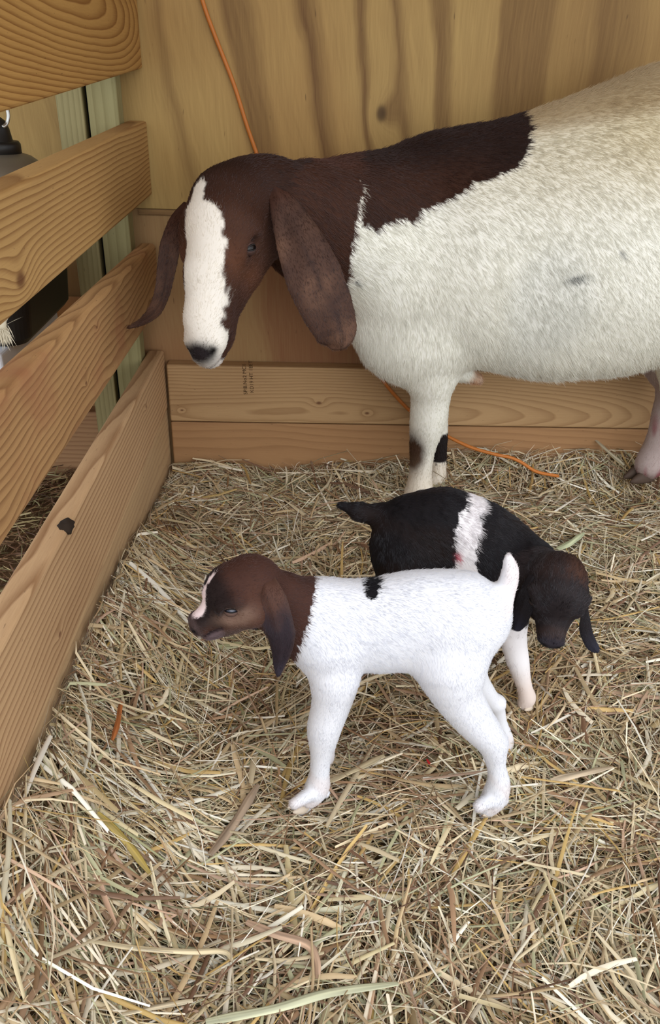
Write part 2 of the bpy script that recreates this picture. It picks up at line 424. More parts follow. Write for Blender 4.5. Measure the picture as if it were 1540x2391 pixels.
# ------------------------------------------------------------------ things beyond the rails
m_bp = plain('black_plastic', srgb(20, 19, 19), 0.42, spec=0.4)
def loft_tub(name, x0, x1, y0, y1, z0, z1, mat, parent, rad=0.05, flare=0.02):
    V = []; Fc = []; seg = 8
    def loop(g, z, r):
        pts = []
        for cx, cy, a0 in ((x1-r, y1-r, 0), (x0+r, y1-r, 90), (x0+r, y0+r, 180), (x1-r, y0+r, 270)):
            for k in range(seg+1):
                a = math.radians(a0+90*k/seg)
                pts.append((cx+(r+g)*math.cos(a), cy+(r+g)*math.sin(a), z))
        return pts
    rings = [loop(-flare, z0, rad), loop(-flare*0.6, z0+0.01, rad), loop(0, z1-0.03, rad), loop(0.012, z1-0.028, rad), loop(0.012, z1, rad), loop(-0.005, z1, rad), loop(-flare-0.004, z0+0.02, rad)]
    m = len(rings[0])
    for r in rings: V += r
    for i in range(len(rings)-1):
        for j in range(m): Fc.append((i*m+j, i*m+(j+1) % m, (i+1)*m+(j+1) % m, (i+1)*m+j))
    Fc.append(tuple(range(m))[::-1]); Fc.append(tuple((len(rings)-1)*m+j for j in range(m)))
    me = bpy.data.meshes.new(name); me.from_pydata(V, [], Fc); me.update()
    return link_mesh(name, me, mat, parent, smooth=False)
tub = loft_tub('plastic_tub', -0.95, -0.445, 1.28, 1.62, 0.45, 0.62, m_bp, None)
tag(tub, 'black plastic tub behind the second and third rails', 'tub')
m_wp = plain('white_plastic', srgb(214, 218, 226), 0.45, spec=0.4)
m_or = plain('tan_wood_block', srgb(190, 140, 95), 0.7)
tray = box('plastic_tray', (-0.98, 1.26, 0.408), (-0.49, 1.60, 0.449), m_wp, None, 0.006); tag(tray, 'white plastic tray under the black tub', 'tray')
shelf = empty('wall_shelf', (-0.7, 1.78, 0.30)); tag(shelf, 'tan wooden shelf carrying the tray and tub beyond the rails', 'shelf')
box('shelf_board', (-1.05, 1.24, 0.378), (-0.49, WALL-0.002, 0.4075), m_or, shelf, 0.003)
for sx in (-0.98, -0.62):
    hexa('bracket', [(sx, 1.27, 0.345), (sx+0.03, 1.27, 0.345), (sx+0.03, 1.27, 0.377), (sx, 1.27, 0.377), (sx, WALL-0.04, 0.20), (sx+0.03, WALL-0.04, 0.20), (sx+0.03, WALL-0.04, 0.377), (sx, WALL-0.04, 0.377)], m_wp, shelf, 0.002)
# frayed rope end
rp = at_x(6, 770, RX-0.05)
m_rope = plain('rope_fibre', srgb(215, 205, 180), 0.8)
rope = empty('frayed_rope', tuple(rp)); tag(rope, 'frayed pale rope end hanging behind the second rail', 'rope')
tube('cord', smooth_path([rp+[0, 0, .12], rp+[.002, .01, .05], rp], 6), 0.005, m_rope, rope)
V = []; Fc = []
for i in range(90):
    a = rng.uniform(-1, 1, 3)*[.004, .01, .004]; d = np.array([rng.normal(.003, .005), rng.normal(-.003, .008), -rng.uniform(.008, .022)])
    p0 = rp+a; p1 = p0+d*.5+[0, 0, .002]; p2 = p0+d; w = np.array([0.0004, 0.0004, 0])
    k = len(V); V += [p0-w, p0+w, p1-w, p1+w, p2]; Fc += [(k, k+1, k+3, k+2), (k+2, k+3, k+4)]
for i in range(30):
    a = rng.uniform(-1, 1, 3)*[.003, .006, .003]; d = np.array([rng.normal(.004, .006), rng.normal(.012, .01), rng.uniform(.004, .02)])
    p0 = rp+a+[0, .004, .006]; p1 = p0+d*.5; p2 = p0+d; w = np.array([0.0003, 0.0003, 0])
    k = len(V); V += [p0-w, p0+w, p1-w, p1+w, p2]; Fc += [(k, k+1, k+3, k+2), (k+2, k+3, k+4)]
me = bpy.data.meshes.new('frayed_strands'); me.from_pydata([tuple(v) for v in V], [], Fc); me.update()
link_mesh('frayed_strands', me, m_rope, rope)
# hanging lamp with wire bail
m_gm = plain('dull_grey_metal', srgb(120, 112, 98), 0.38, 0.5)
m_st = plain('bright_steel', srgb(190, 190, 186), 0.3, 0.9)
lp = at_y(-4, 340, 1.40)
lamp = empty('hanging_lamp', tuple(lp)); tag(lamp, 'black capped hanging lamp with grey shade and wire bail beyond the rails', 'lamp')
k = 1.0/px2m(lp, 1.0)
u = px2m(lp, 1.0)
lathe('socket', [(0.0, 62*u), (14*u, 60*u), (24*u, 52*u), (30*u, 36*u), (34*u, 12*u), (38*u, 8*u), (38*u, 0), (0, 0)], m_bp, lamp, lp)
lathe('collar', [(0.0, 10*u), (46*u, 10*u), (50*u, 4*u), (50*u, -16*u), (46*u, -20*u), (0, -20*u)], m_bp, lamp, lp)
lathe('lamp_shade', [(46*u, -14*u), (70*u, -22*u), (95*u, -40*u), (116*u, -75*u), (122*u, -110*u), (118*u, -110*u), (90*u, -44*u), (44*u, -20*u)], m_gm, lamp, lp)
hp = [lp+np.array(q)*u for q in ((-42, 0, 10), (-40, 0, 60), (-24, 0, 105), (0, 0, 150), (22, 0, 120), (31, 0, 92), (35, -2, 66), (30, -6, 48), (22, -16, 40))]
tube('wire_bail', smooth_path(hp, 6), 4.2*u, m_st, lamp)
tube('hanging_cord', [lp+np.array((0, 0, 150))*u, lp+np.array((0, 0, 900))*u], 3*u, m_bp, lamp)

# orange extension cord down the wall and along the hay
m_cord = plain('orange_cord', srgb(190, 112, 44), 0.5, spec=0.4)
m_cord2 = m_cord
cp = [at_y(440, -120, WALL-0.008), at_y(472, 0, WALL-0.008), at_y(500, 80, WALL-0.008), at_y(545, 195, WALL-0.008), at_y(575, 290, WALL-0.008), at_y(600, 362, WALL-0.008), at_y(640, 480, WALL-0.009),
      at_y(700, 600, WALL-0.010), at_y(780, 720, WALL-0.02), at_y(860, 830, WALL-0.045), at_y(895, 890, KY-0.008), at_y(945, 948, KY-0.01), at_y(1000, 995, KY-0.02), at_y(1040, 1017, KY-0.035), at_y(1100, 1045, KY-0.06), at_y(1160, 1062, KY-0.08),
      ]
_e = at_y(1190, 1068, KY-0.085); cp += [_e, _e+[0.03, -0.003, -0.012], _e+[0.07, -0.006, -0.035], _e+[0.13, 0.0, -0.05]]
cord = tube('extension_cord', smooth_path(cp, 8), 0.0042, m_cord); tag(cord, 'orange extension cord running down the plywood and into the hay', 'cord')

# ------------------------------------------------------------------ hay
def hay_h(x, y):
    """top of the bedding"""
    x = np.asarray(x, float); y = np.asarray(y, float)
    bank = np.interp(y, [0.2, 0.56, 0.7, 0.96, 1.2, 1.4, 1.8], [0.215, 0.205, 0.165, 0.165, 0.11, 0.05, -0.005])
    h = bank*np.exp(-((x-RX)/0.13)**2*0.6)
    h = h*np.clip(1-(x-RX)/0.34, 0, 1)
    back = np.interp(x, [-0.3, 0.2, 0.4, 0.8, 1.4], [0.016, 0.022, 0.055, 0.085, 0.09])
    h = np.maximum(h, 0)+back*np.clip(1-(1.775-y)/0.13, 0, 1)**1.3
    h += 0.012*np.sin(7*x+3*y)*np.sin(5*y-2*x)*np.clip((y-0.2)/0.5, 0, 1)+0.006*np.sin(19*x-4)*np.sin(17*y)
    return h-0.008

def straws(name, pops, X, Y, hfun, mat, cols, wts, xlim, ylim, seed):
    g = np.random.default_rng(seed)
    VV = []; FF = []; CC = []; nv = 0
    for (n, lmin, lmax, wmed, wsd, depth, tilt, curve, up) in pops:
        cx = g.uniform(X[0], X[1], n); cy = g.uniform(Y[0], Y[1], n)
        az = g.uniform(0, 2*math.pi, n)
        # loose swirls: neighbouring stalks lie roughly alike
        sw = 1.6*np.sin(4.1*cx+2.0*cy)+1.3*np.sin(5.3*cy-3.1*cx+1)
        az = np.where(g.random(n) < 0.45, sw+g.normal(0, 0.55, n), az)
        ln = lmin+(lmax-lmin)*g.beta(1.2, 3.0, n)
        wd = np.clip(g.lognormal(math.log(wmed), wsd, n), 0.0006, 0.009)
        lay = g.random(n)
        zc = hfun(cx, cy)-depth*lay**1.2+up
        pit = g.normal(0, tilt, n)*np.where(g.random(n) < 0.06, 2.2, 1)
        bend = g.normal(0, curve, n); kink = np.where(g.random(n) < 0.22, g.normal(0, 0.5, n), 0.0)
        sag = g.normal(0.05, 0.10, n)
        t = np.array([-0.5, -0.25, 0.0, 0.25, 0.5]); K = len(t)
        d = np.stack([np.cos(az), np.sin(az)], 1); p = np.stack([-np.sin(az), np.cos(az)], 1)
        V = np.zeros((n, K, 3, 3), np.float32)
        roll = g.normal(0, 0.5, n); twist = g.normal(0, 0.9, n)
        ridge = g.uniform(0.35, 0.9, n)
        for i, ti in enumerate(t):
            off = bend*ln*(ti*ti-0.08)+kink*ln*np.maximum(ti-0.1, 0)
            x = cx+d[:, 0]*ti*ln+p[:, 0]*off
            y = cy+d[:, 1]*ti*ln+p[:, 1]*off
            z = zc+(hfun(np.clip(x, *xlim), np.clip(y, *ylim))-hfun(cx, cy))*0.8+np.sin(pit)*ti*ln-sag*ln*(ti*ti)
            tap = 1.0 if 0 < i < K-1 else 0.7
            hw = wd*0.5*tap; rr = roll+twist*ti
            for j, s in enumerate((-1, 0, 1)):
                V[:, i, j, 0] = x+p[:, 0]*s*hw*np.cos(rr)
                V[:, i, j, 1] = y+p[:, 1]*s*hw*np.cos(rr)
                V[:, i, j, 2] = z+s*hw*np.sin(rr)+(hw*ridge if j == 1 else 0)
        V[..., 0] = np.clip(V[..., 0], xlim[0]+g.uniform(0, .012, n)[:, None, None], xlim[1])
        V[..., 1] = np.clip(V[..., 1], ylim[0], ylim[1]-g.uniform(0, .012, n)[:, None, None])
        base = (np.arange(n)*K*3)[:, None]+nv
        loc = [(i*3+j, i*3+j+1, (i+1)*3+j+1, (i+1)*3+j) for i in range(K-1) for j in range(2)]
        FF.append((base[:, :, None]+np.array(loc)[None]).reshape(-1, 4)); VV.append(V.reshape(-1, 3)); nv += n*K*3
        ci = g.choice(len(cols), n, p=wts)
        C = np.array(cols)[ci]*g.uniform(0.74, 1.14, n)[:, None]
        C = C*(1-0.35*lay[:, None]**2)        # deeper stalks darkened and browned: shade of the gaps put into their colour
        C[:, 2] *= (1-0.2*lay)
        pt = np.sin(6.3*cx+2.1*cy+1)*np.sin(5.1*cy-2.7*cx)+0.6*np.sin(13*cx-4*cy)*np.sin(11*cy+3*cx+2)   # damp brown patches
        C = C*(1-0.28*np.clip(pt, 0, 1)[:, None]*np.array([0.7, 0.9, 1.05])[None])
        ca = np.ones((n, K, 3, 4), np.float32); ca[..., :3] = C[:, None, None, :]
        ca[:, :2, :, :3] *= g.uniform(0.75, 1.15, n)[:, None, None, None]   # tone drifts along a stalk
        ca[:, :, 2, :3] *= g.uniform(0.78, 1.0, n)[:, None, None]           # and across its folded blade
        CC.append(ca.reshape(-1, 4))
    me = raw_mesh(name, np.concatenate(VV), np.concatenate(FF))
    at = me.color_attributes.new('col', 'FLOAT_COLOR', 'POINT'); at.data.foreach_set('color', np.concatenate(CC).ravel())
    return link_mesh(name, me, mat)

def attr_mat(name, rough=0.6, spec=0.25, noise=0.0, scale=200, transl=0.0):
    b = NB(name)
    a = b.n('ShaderNodeAttribute'); a.attribute_name = 'col'
    c = a.outputs['Color']
    if noise:
        tc = b.n('ShaderNodeTexCoord').outputs['Object']
        c = b.mix(b.math('MULTIPLY', b.noise(tc, scale, 3), noise), c, (0.25, 0.2, 0.15), 'MULTIPLY')
    b.l(c, b.b.inputs['Base Color'])
    b.b.inputs['Roughness'].default_value = rough; b.b.inputs['Specular IOR Level'].default_value = spec
    if transl:
        tr = b.n('ShaderNodeBsdfTranslucent'); b.l(c, tr.inputs[0])
        mx = b.n('ShaderNodeMixShader'); mx.inputs[0].default_value = transl
        b.l(b.b.outputs[0], mx.inputs[1]); b.l(tr.outputs[0], mx.inputs[2]); b.l(mx.outputs[0], b.out.inputs[0])
    return b.m
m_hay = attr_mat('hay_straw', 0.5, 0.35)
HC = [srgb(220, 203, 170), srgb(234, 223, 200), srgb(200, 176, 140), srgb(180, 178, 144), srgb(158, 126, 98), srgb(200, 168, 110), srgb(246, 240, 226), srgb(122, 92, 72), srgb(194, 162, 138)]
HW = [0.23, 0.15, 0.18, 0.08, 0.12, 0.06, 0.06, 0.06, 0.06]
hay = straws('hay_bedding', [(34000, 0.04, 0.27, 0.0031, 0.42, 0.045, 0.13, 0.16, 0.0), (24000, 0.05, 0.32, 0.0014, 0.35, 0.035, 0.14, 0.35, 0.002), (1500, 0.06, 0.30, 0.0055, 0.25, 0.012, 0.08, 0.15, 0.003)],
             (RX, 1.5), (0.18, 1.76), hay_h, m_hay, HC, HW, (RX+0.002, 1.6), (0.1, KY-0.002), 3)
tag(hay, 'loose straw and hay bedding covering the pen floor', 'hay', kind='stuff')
def out_h(x, y): return -0.02+0.012*np.sin(9*np.asarray(x))*np.sin(8*np.asarray(y)+1)
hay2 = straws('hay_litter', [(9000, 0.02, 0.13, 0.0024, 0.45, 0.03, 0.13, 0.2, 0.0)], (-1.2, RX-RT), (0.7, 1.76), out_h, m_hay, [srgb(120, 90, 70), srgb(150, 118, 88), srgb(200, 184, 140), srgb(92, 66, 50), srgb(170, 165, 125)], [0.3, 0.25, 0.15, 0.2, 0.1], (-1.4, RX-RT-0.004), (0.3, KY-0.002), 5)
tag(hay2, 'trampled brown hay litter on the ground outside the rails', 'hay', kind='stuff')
b = NB('trampled_ground'); tc = b.n('ShaderNodeTexCoord').outputs['Object']
b.l(b.mix(b.noise(tc, 40, 5), srgb(74, 54, 36), srgb(126, 98, 66)), b.b.inputs['Base Color']); b.b.inputs['Roughness'].default_value = 0.95
m_dirt = b.m
gx = np.linspace(RX+0.001, 2.6, 120); gy = np.linspace(-1.5, WALL, 120)
GX, GY = np.meshgrid(gx, gy); GZ = hay_h(np.clip(GX, RX, 1.6), np.clip(GY, 0.1, 1.77))-0.036
idx = np.arange(GX.size).reshape(GX.shape)
Fq = np.stack([idx[:-1, :-1], idx[:-1, 1:], idx[1:, 1:], idx[1:, :-1]], -1).reshape(-1, 4)
o = link_mesh('floor', raw_mesh('floor', np.stack([GX, GY, GZ], -1).reshape(-1, 3), Fq), m_dirt); tag(o, kind='structure')
gx = np.linspace(-3.0, RX+0.001, 60); GX, GY = np.meshgrid(gx, gy); GZ = GX*0-0.05
idx = np.arange(GX.size).reshape(GX.shape)
Fq = np.stack([idx[:-1, :-1], idx[:-1, 1:], idx[1:, 1:], idx[1:, :-1]], -1).reshape(-1, 4)
o = link_mesh('floor_outside', raw_mesh('floor_outside', np.stack([GX, GY, GZ], -1).reshape(-1, 3), Fq), m_dirt); tag(o, kind='structure')

# ------------------------------------------------------------------ sculpting: blended distance fields -> one skin
class Sculpt:
    def __init__(s): s.p = []; s.gid = 0
    def cap(s, A, B, k=0.03, sy=1.0, lat=(0, 1, 0), flow=None, hl=1.0, op='+', tagn=None, grp=None, kin=None):
        (a, ra), (b, rb) = A, B
        a = np.asarray(a, float); b = np.asarray(b, float)
        fl = (b-a) if flow is None else np.asarray(flow, float)
        nf = np.linalg.norm(fl); fl = fl/nf if nf > 1e-9 else np.array([0, 0, -1.0])
        lat = np.asarray(lat, float); lat = lat/np.linalg.norm(lat)
        s.p.append(dict(a=a, b=b, ra=ra, rb=rb, k=k, sy=sy, lat=lat, flow=fl, hl=hl, op=op, tag=tagn, grp=grp, kin=kin))
    def chain(s, nodes, **kw):
        if kw.get('kin') is not None: s.gid += 1; kw['grp'] = s.gid
        for i in range(len(nodes)-1): s.cap(nodes[i], nodes[i+1], **kw)
    def limb(s, nodes, kin=0.004, **kw):
        P = np.array([np.append(n[0], n[1]) for n in nodes]); Q = smooth_path(P, 4)
        s.chain([(q[:3], q[3]) for q in Q], kin=kin, **kw)
    def ball(s, A, **kw): s.cap(A, (A[0], A[1]), **kw)
    @staticmethod
    def dist(q, P):
        ba = q['b']-q['a']; L = ba @ ba
        pa = P-q['a'].astype(P.dtype)
        h = np.clip((pa @ ba.astype(P.dtype))/L, 0, 1) if L > 1e-12 else np.zeros(P.shape[:-1], P.dtype)
        w = pa-h[..., None]*ba.astype(P.dtype)
        if q['sy'] != 1.0:
            wl = w @ q['lat'].astype(P.dtype)
            w = w+(wl*(1/q['sy']-1))[..., None]*q['lat'].astype(P.dtype)
        r = q['ra']+(q['rb']-q['ra'])*h
        d = np.sqrt((w*w).sum(-1))-r
        return d*min(1.0, (0.5+0.5*q['sy']))
    def mesh(s, name, vox):
        lo = np.min([np.minimum(q['a'], q['b'])-max(q['ra'], q['rb'])*max(1, q['sy']) for q in s.p], 0)-4*vox
        hi = np.max([np.maximum(q['a'], q['b'])+max(q['ra'], q['rb'])*max(1, q['sy']) for q in s.p], 0)+4*vox
        n = np.ceil((hi-lo)/vox).astype(int)+1
        F = np.full(n, 1.0, np.float32)
        units = []
        for q in s.p:
            if q['grp'] is not None and units and units[-1][0]['grp'] == q['grp']: units[-1].append(q)
            else: units.append([q])
        for un in units:
            k = un[0]['k']
            R = max(max(q['ra'], q['rb'])*max(1, q['sy']) for q in un)+k+3*vox
            mn = np.min([np.minimum(q['a'], q['b']) for q in un], 0); mx = np.max([np.maximum(q['a'], q['b']) for q in un], 0)
            i0 = np.maximum(np.floor((mn-R-lo)/vox).astype(int), 0)
            i1 = np.minimum(np.ceil((mx+R-lo)/vox).astype(int)+1, n)
            ax = [((np.arange(i0[d], i1[d]))*vox+lo[d]).astype(np.float32) for d in range(3)]
            P = np.stack(np.meshgrid(*ax, indexing='ij'), -1)
            d = None
            for q in un:
                e = s.dist(q, P).astype(np.float32)
                if d is None: d = e
                else:
                    ki = q['kin']; h = np.maximum(ki-np.abs(d-e), 0)/ki; d = np.minimum(d, e)-h*h*ki*0.25
            sl = tuple(slice(i0[j], i1[j]) for j in range(3))
            f = F[sl]
            if un[0]['op'] == '+':
                h = np.maximum(k-np.abs(f-d), 0)/k
                F[sl] = np.minimum(f, d)-h*h*k*0.25
            else:
                h = np.maximum(k-np.abs(f+d), 0)/k
                F[sl] = np.maximum(f, -d)+h*h*k*0.25
        # surface nets
        sg = F < 0
        nx, ny, nz = np.array(F.shape)-1
        acc = np.zeros((nx, ny, nz, 3), np.float32); cnt = np.zeros((nx, ny, nz), np.float32)
        corners = [(i, j, k) for i in (0, 1) for j in (0, 1) for k in (0, 1)]
        for a in corners:
            for d in range(3):
                if a[d]: continue
                b = list(a); b[d] = 1
                fa = F[a[0]:a[0]+nx, a[1]:a[1]+ny, a[2]:a[2]+nz]; fb = F[b[0]:b[0]+nx, b[1]:b[1]+ny, b[2]:b[2]+nz]
                m = (fa < 0) != (fb < 0)
                t = np.where(m, fa/np.where(m, fa-fb, 1), 0)
                for e in range(3):
                    acc[..., e] += np.where(m, (t if e == d else float(a[e])), 0)
                cnt += m
        act = cnt > 0
        vid = np.full(act.shape, -1, np.int64); vid[act] = np.arange(act.sum())
        ii = np.argwhere(act)
        V = (ii+acc[act]/cnt[act][:, None])*vox+lo
        quads = []
        for d in range(3):
            e1, e2 = [(1, 2), (2, 0), (0, 1)][d]
            s0 = [slice(1, -1)]*3; s0[d] = slice(0, -1); s1 = list(s0); s1[d] = slice(1, None)
            A = sg[tuple(s0)]; B = sg[tuple(s1)]
            for cond, flip in (((A & ~B), False), ((~A & B), True)):
                c = np.argwhere(cond)
                if not len(c): continue
                base = c.copy()
                for e in range(3):
                    if e != d: base[:, e] += 1
                def cell(o1, o2):
                    q = base.copy(); q[:, e1] += o1; q[:, e2] += o2
                    return vid[q[:, 0], q[:, 1], q[:, 2]]
                qd = np.stack([cell(-1, -1), cell(0, -1), cell(0, 0), cell(-1, 0)], 1)
                if flip: qd = qd[:, ::-1]
                quads.append(qd)
        Q = np.concatenate(quads)
        # light smoothing
        E = np.concatenate([Q[:, [0, 1]], Q[:, [1, 2]], Q[:, [2, 3]], Q[:, [3, 0]]])
        deg = np.bincount(E[:, 0], minlength=len(V))+np.bincount(E[:, 1], minlength=len(V))
        for it in range(6):
            S = np.zeros_like(V)
            for e in range(3):
                S[:, e] = np.bincount(E[:, 0], V[E[:, 1], e], len(V))+np.bincount(E[:, 1], V[E[:, 0], e], len(V))
            f = 0.5 if it % 2 == 0 else -0.52
            V = V+f*(S/deg[:, None]-V)
        s.V = V; s.Q = Q
        me = raw_mesh(name, V, Q)
        # which shapes lie nearest: gives lie of the coat and its length
        W = np.zeros((len(V), 1)); FL = np.zeros((len(V), 3)); HL = np.zeros((len(V), 1)); s.near = {}
        dm = np.full(len(V), 1e9)
        ds = [s.dist(q, V) for q in s.p]
        for q, d in zip(s.p, ds):
            if q['op'] == '+': dm = np.minimum(dm, d)
        for q, d in zip(s.p, ds):
            if q['tag']:
                s.near[q['tag']] = np.minimum(s.near.get(q['tag'], np.full(len(V), 1e9)), d-dm)
            if q['op'] != '+': continue
            w = np.exp(-np.maximum(d-dm, 0)/0.02)[:, None]
            W += w; FL += w*q['flow']; HL += w*q['hl']
        s.FL = FL/W; s.HL = (HL/W)[:, 0]
        nn = np.zeros(len(V)*3, np.float32); me.vertices.foreach_get('normal', nn); s.NRM = nn.reshape(-1, 3)
        return me

def smoothnoise(P, f, seed=0):
    g = np.random.default_rng(seed); o = np.zeros(len(P))
    for i in range(5):
        d = g.normal(0, 1, 3); d /= np.linalg.norm(d); o += np.sin(P @ d*f*(0.6+0.35*i)+g.uniform(0, 6.28))
    return o/5

def lerp_col(base, c, m): return base*(1-m[:, None])+np.array(c)[None]*m[:, None]
def sstep(x, a, b): t = np.clip((x-a)/(b-a), 0, 1); return t*t*(3-2*t)

def in_poly(P2, poly):
    """signed inside test, P2 (n,2)"""
    x, y = P2[:, 0], P2[:, 1]; ins = np.zeros(len(P2), bool); n = len(poly)
    for i in range(n):
        x0, y0 = poly[i]; x1, y1 = poly[(i+1) % n]
        c = (y0 > y) != (y1 > y)
        xi = (x1-x0)*(y-y0)/((y1-y0) if y1 != y0 else 1e-12)+x0
        ins ^= c & (x < xi)
    return ins

def set_cols(me, C):
    ca = np.ones((len(C), 4), np.float32); ca[:, :3] = C
    at = me.color_attributes.new('col', 'FLOAT_COLOR', 'POINT'); at.data.foreach_set('color', ca.ravel())

def hide(C): return C*(0.55+0.41*sstep(C.mean(1), 0.2, 0.7))[:, None]  # skin darkened under the coat: shade between the hairs put into its colour
m_skin = attr_mat('goat_hide', 0.75, 0.15)
def fur_material(name, gloss):
    b = NB(name)
    a = b.n('ShaderNodeAttribute'); a.attribute_name = 'col'
    b.t.nodes.remove(b.b)
    df = b.n('ShaderNodeBsdfDiffuse'); tr = b.n('ShaderNodeBsdfTranslucent'); gl = b.n('ShaderNodeBsdfGlossy')
    b.l(a.outputs['Color'], df.inputs[0]); b.l(a.outputs['Color'], tr.inputs[0])
    gl.inputs['Color'].default_value = (0.9, 0.93, 1, 1); gl.inputs['Roughness'].default_value = 0.45
    m1 = b.n('ShaderNodeMixShader'); m1.inputs[0].default_value = 0.35; b.l(df.outputs[0], m1.inputs[1]); b.l(tr.outputs[0], m1.inputs[2])
    m2 = b.n('ShaderNodeMixShader'); m2.inputs[0].default_value = gloss; b.l(m1.outputs[0], m2.inputs[1]); b.l(gl.outputs[0], m2.inputs[2])
    b.l(m2.outputs[0], b.out.inputs[0])
    return b.m
m_fur = fur_material('goat_coat', 0.03)
m_furd = fur_material('wet_dark_coat', 0.035)

def grow_fur(name, sc, colfun, n, length, rad, parent, lift=0.35, gravity=0.15, curl=0.25, seed=1, maskfun=None, jitter=0.12, var=(0.93, 1.05), mat=None, clumpf=260):
    g = np.random.default_rng(seed)
    V, Q = sc.V, sc.Q
    A = np.linalg.norm(np.cross(V[Q[:, 2]]-V[Q[:, 0]], V[Q[:, 3]]-V[Q[:, 1]]), axis=1)*0.5
    w = A/(0.25+0.75*np.clip(sc.HL[Q].mean(1), 0.2, 1.2))
    fi = g.choice(len(Q), n, p=w/w.sum())
    a, b_ = g.random(n), g.random(n)
    wt = np.stack([(1-a)*(1-b_), a*(1-b_), a*b_, (1-a)*b_], 1)
    P = (V[Q[fi]]*wt[..., None]).sum(1); Nn = (sc.NRM[Q[fi]]*wt[..., None]).sum(1); Nn /= np.linalg.norm(Nn, axis=1)[:, None]+1e-9
    FLv = (sc.FL[Q[fi]]*wt[..., None]).sum(1); HL = (sc.HL[Q[fi]]*wt).sum(1)
    keep = HL > 0.02
    if maskfun is not None: keep &= maskfun(P)
    P, Nn, FLv, HL = P[keep], Nn[keep], FLv[keep], HL[keep]; n = len(P)
    FLv = FLv+np.array([0, 0, -gravity])
    T = FLv-Nn*(FLv*Nn).sum(1)[:, None]; T /= np.linalg.norm(T, axis=1)[:, None]+1e-6
    jit = np.stack([smoothnoise(P, clumpf, seed+k) for k in range(3)], 1)*curl+g.normal(0, jitter, (n, 3))+np.stack([smoothnoise(P, 30, seed+5+k) for k in range(3)], 1)*curl*0.8
    L = length*HL*g.uniform(0.65, 1.2, n)
    lf = lift*g.uniform(0.6, 1.3, n)
    D0 = T+Nn*lf[:, None]+jit; D0 /= np.linalg.norm(D0, axis=1)[:, None]
    D1 = T+Nn*(lf*0.35)[:, None]+jit*1.4+np.array([0, 0, -gravity*0.6]); D1 /= np.linalg.norm(D1, axis=1)[:, None]
    P0 = P-Nn*0.0006
    pts = np.stack([P0, P0+D0*(L*0.5)[:, None], P0+D0*(L*0.5)[:, None]+D1*(L*0.5)[:, None]], 1).astype(np.float32)
    cu = bpy.data.hair_curves.new(name); cu.add_curves([3]*n)
    cu.attributes['position'].data.foreach_set('vector', pts.ravel())
    ra = cu.attributes.get('radius') or cu.attributes.new('radius', 'FLOAT', 'POINT')
    rr = np.tile(np.array([1.0, 0.75, 0.12], np.float32)*rad, n); ra.data.foreach_set('value', rr)
    C = colfun(P+0.4*(pts[:, 2]-P)*g.uniform(-.6, .6, n)[:, None])
    C = C*(1+(g.uniform(var[0], var[1], n)-1)*np.where(C.mean(1) < 0.12, 3.5, 1.0))[:, None]
    ca = np.ones((n, 4), np.float32); ca[:, :3] = np.clip(C, 0, 0.97)
    at = cu.attributes.new('col', 'FLOAT_COLOR', 'CURVE'); at.data.foreach_set('color', ca.ravel())
    o = bpy.data.objects.new(name, cu); COL.objects.link(o); cu.materials.append(mat or m_fur)
    o.parent = parent
    if parent.parent is None: o.matrix_parent_inverse = Matrix.Translation(-parent.location)
    return o

class Frame:
    """head frame: x to the nose, y to the animal's left, z to the forehead"""
    def __init__(s, origin, xdir, zdir, scale):
        cv = lambda c: CR*c[0]+CU*c[1]-CF*c[2]
        x = cv(xdir); x /= np.linalg.norm(x); z = cv(zdir); z -= x*(x @ z); z /= np.linalg.norm(z)
        s.o = np.asarray(origin, float); s.x = x; s.z = z; s.y = np.cross(z, x); s.s = scale
    def __call__(s, x, y, z): return s.o+(s.x*x+s.y*y+s.z*z)*s.s
    def local(s, P): d = np.asarray(P)-s.o; return np.stack([d @ s.x, d @ s.y, d @ s.z], -1)/s.s

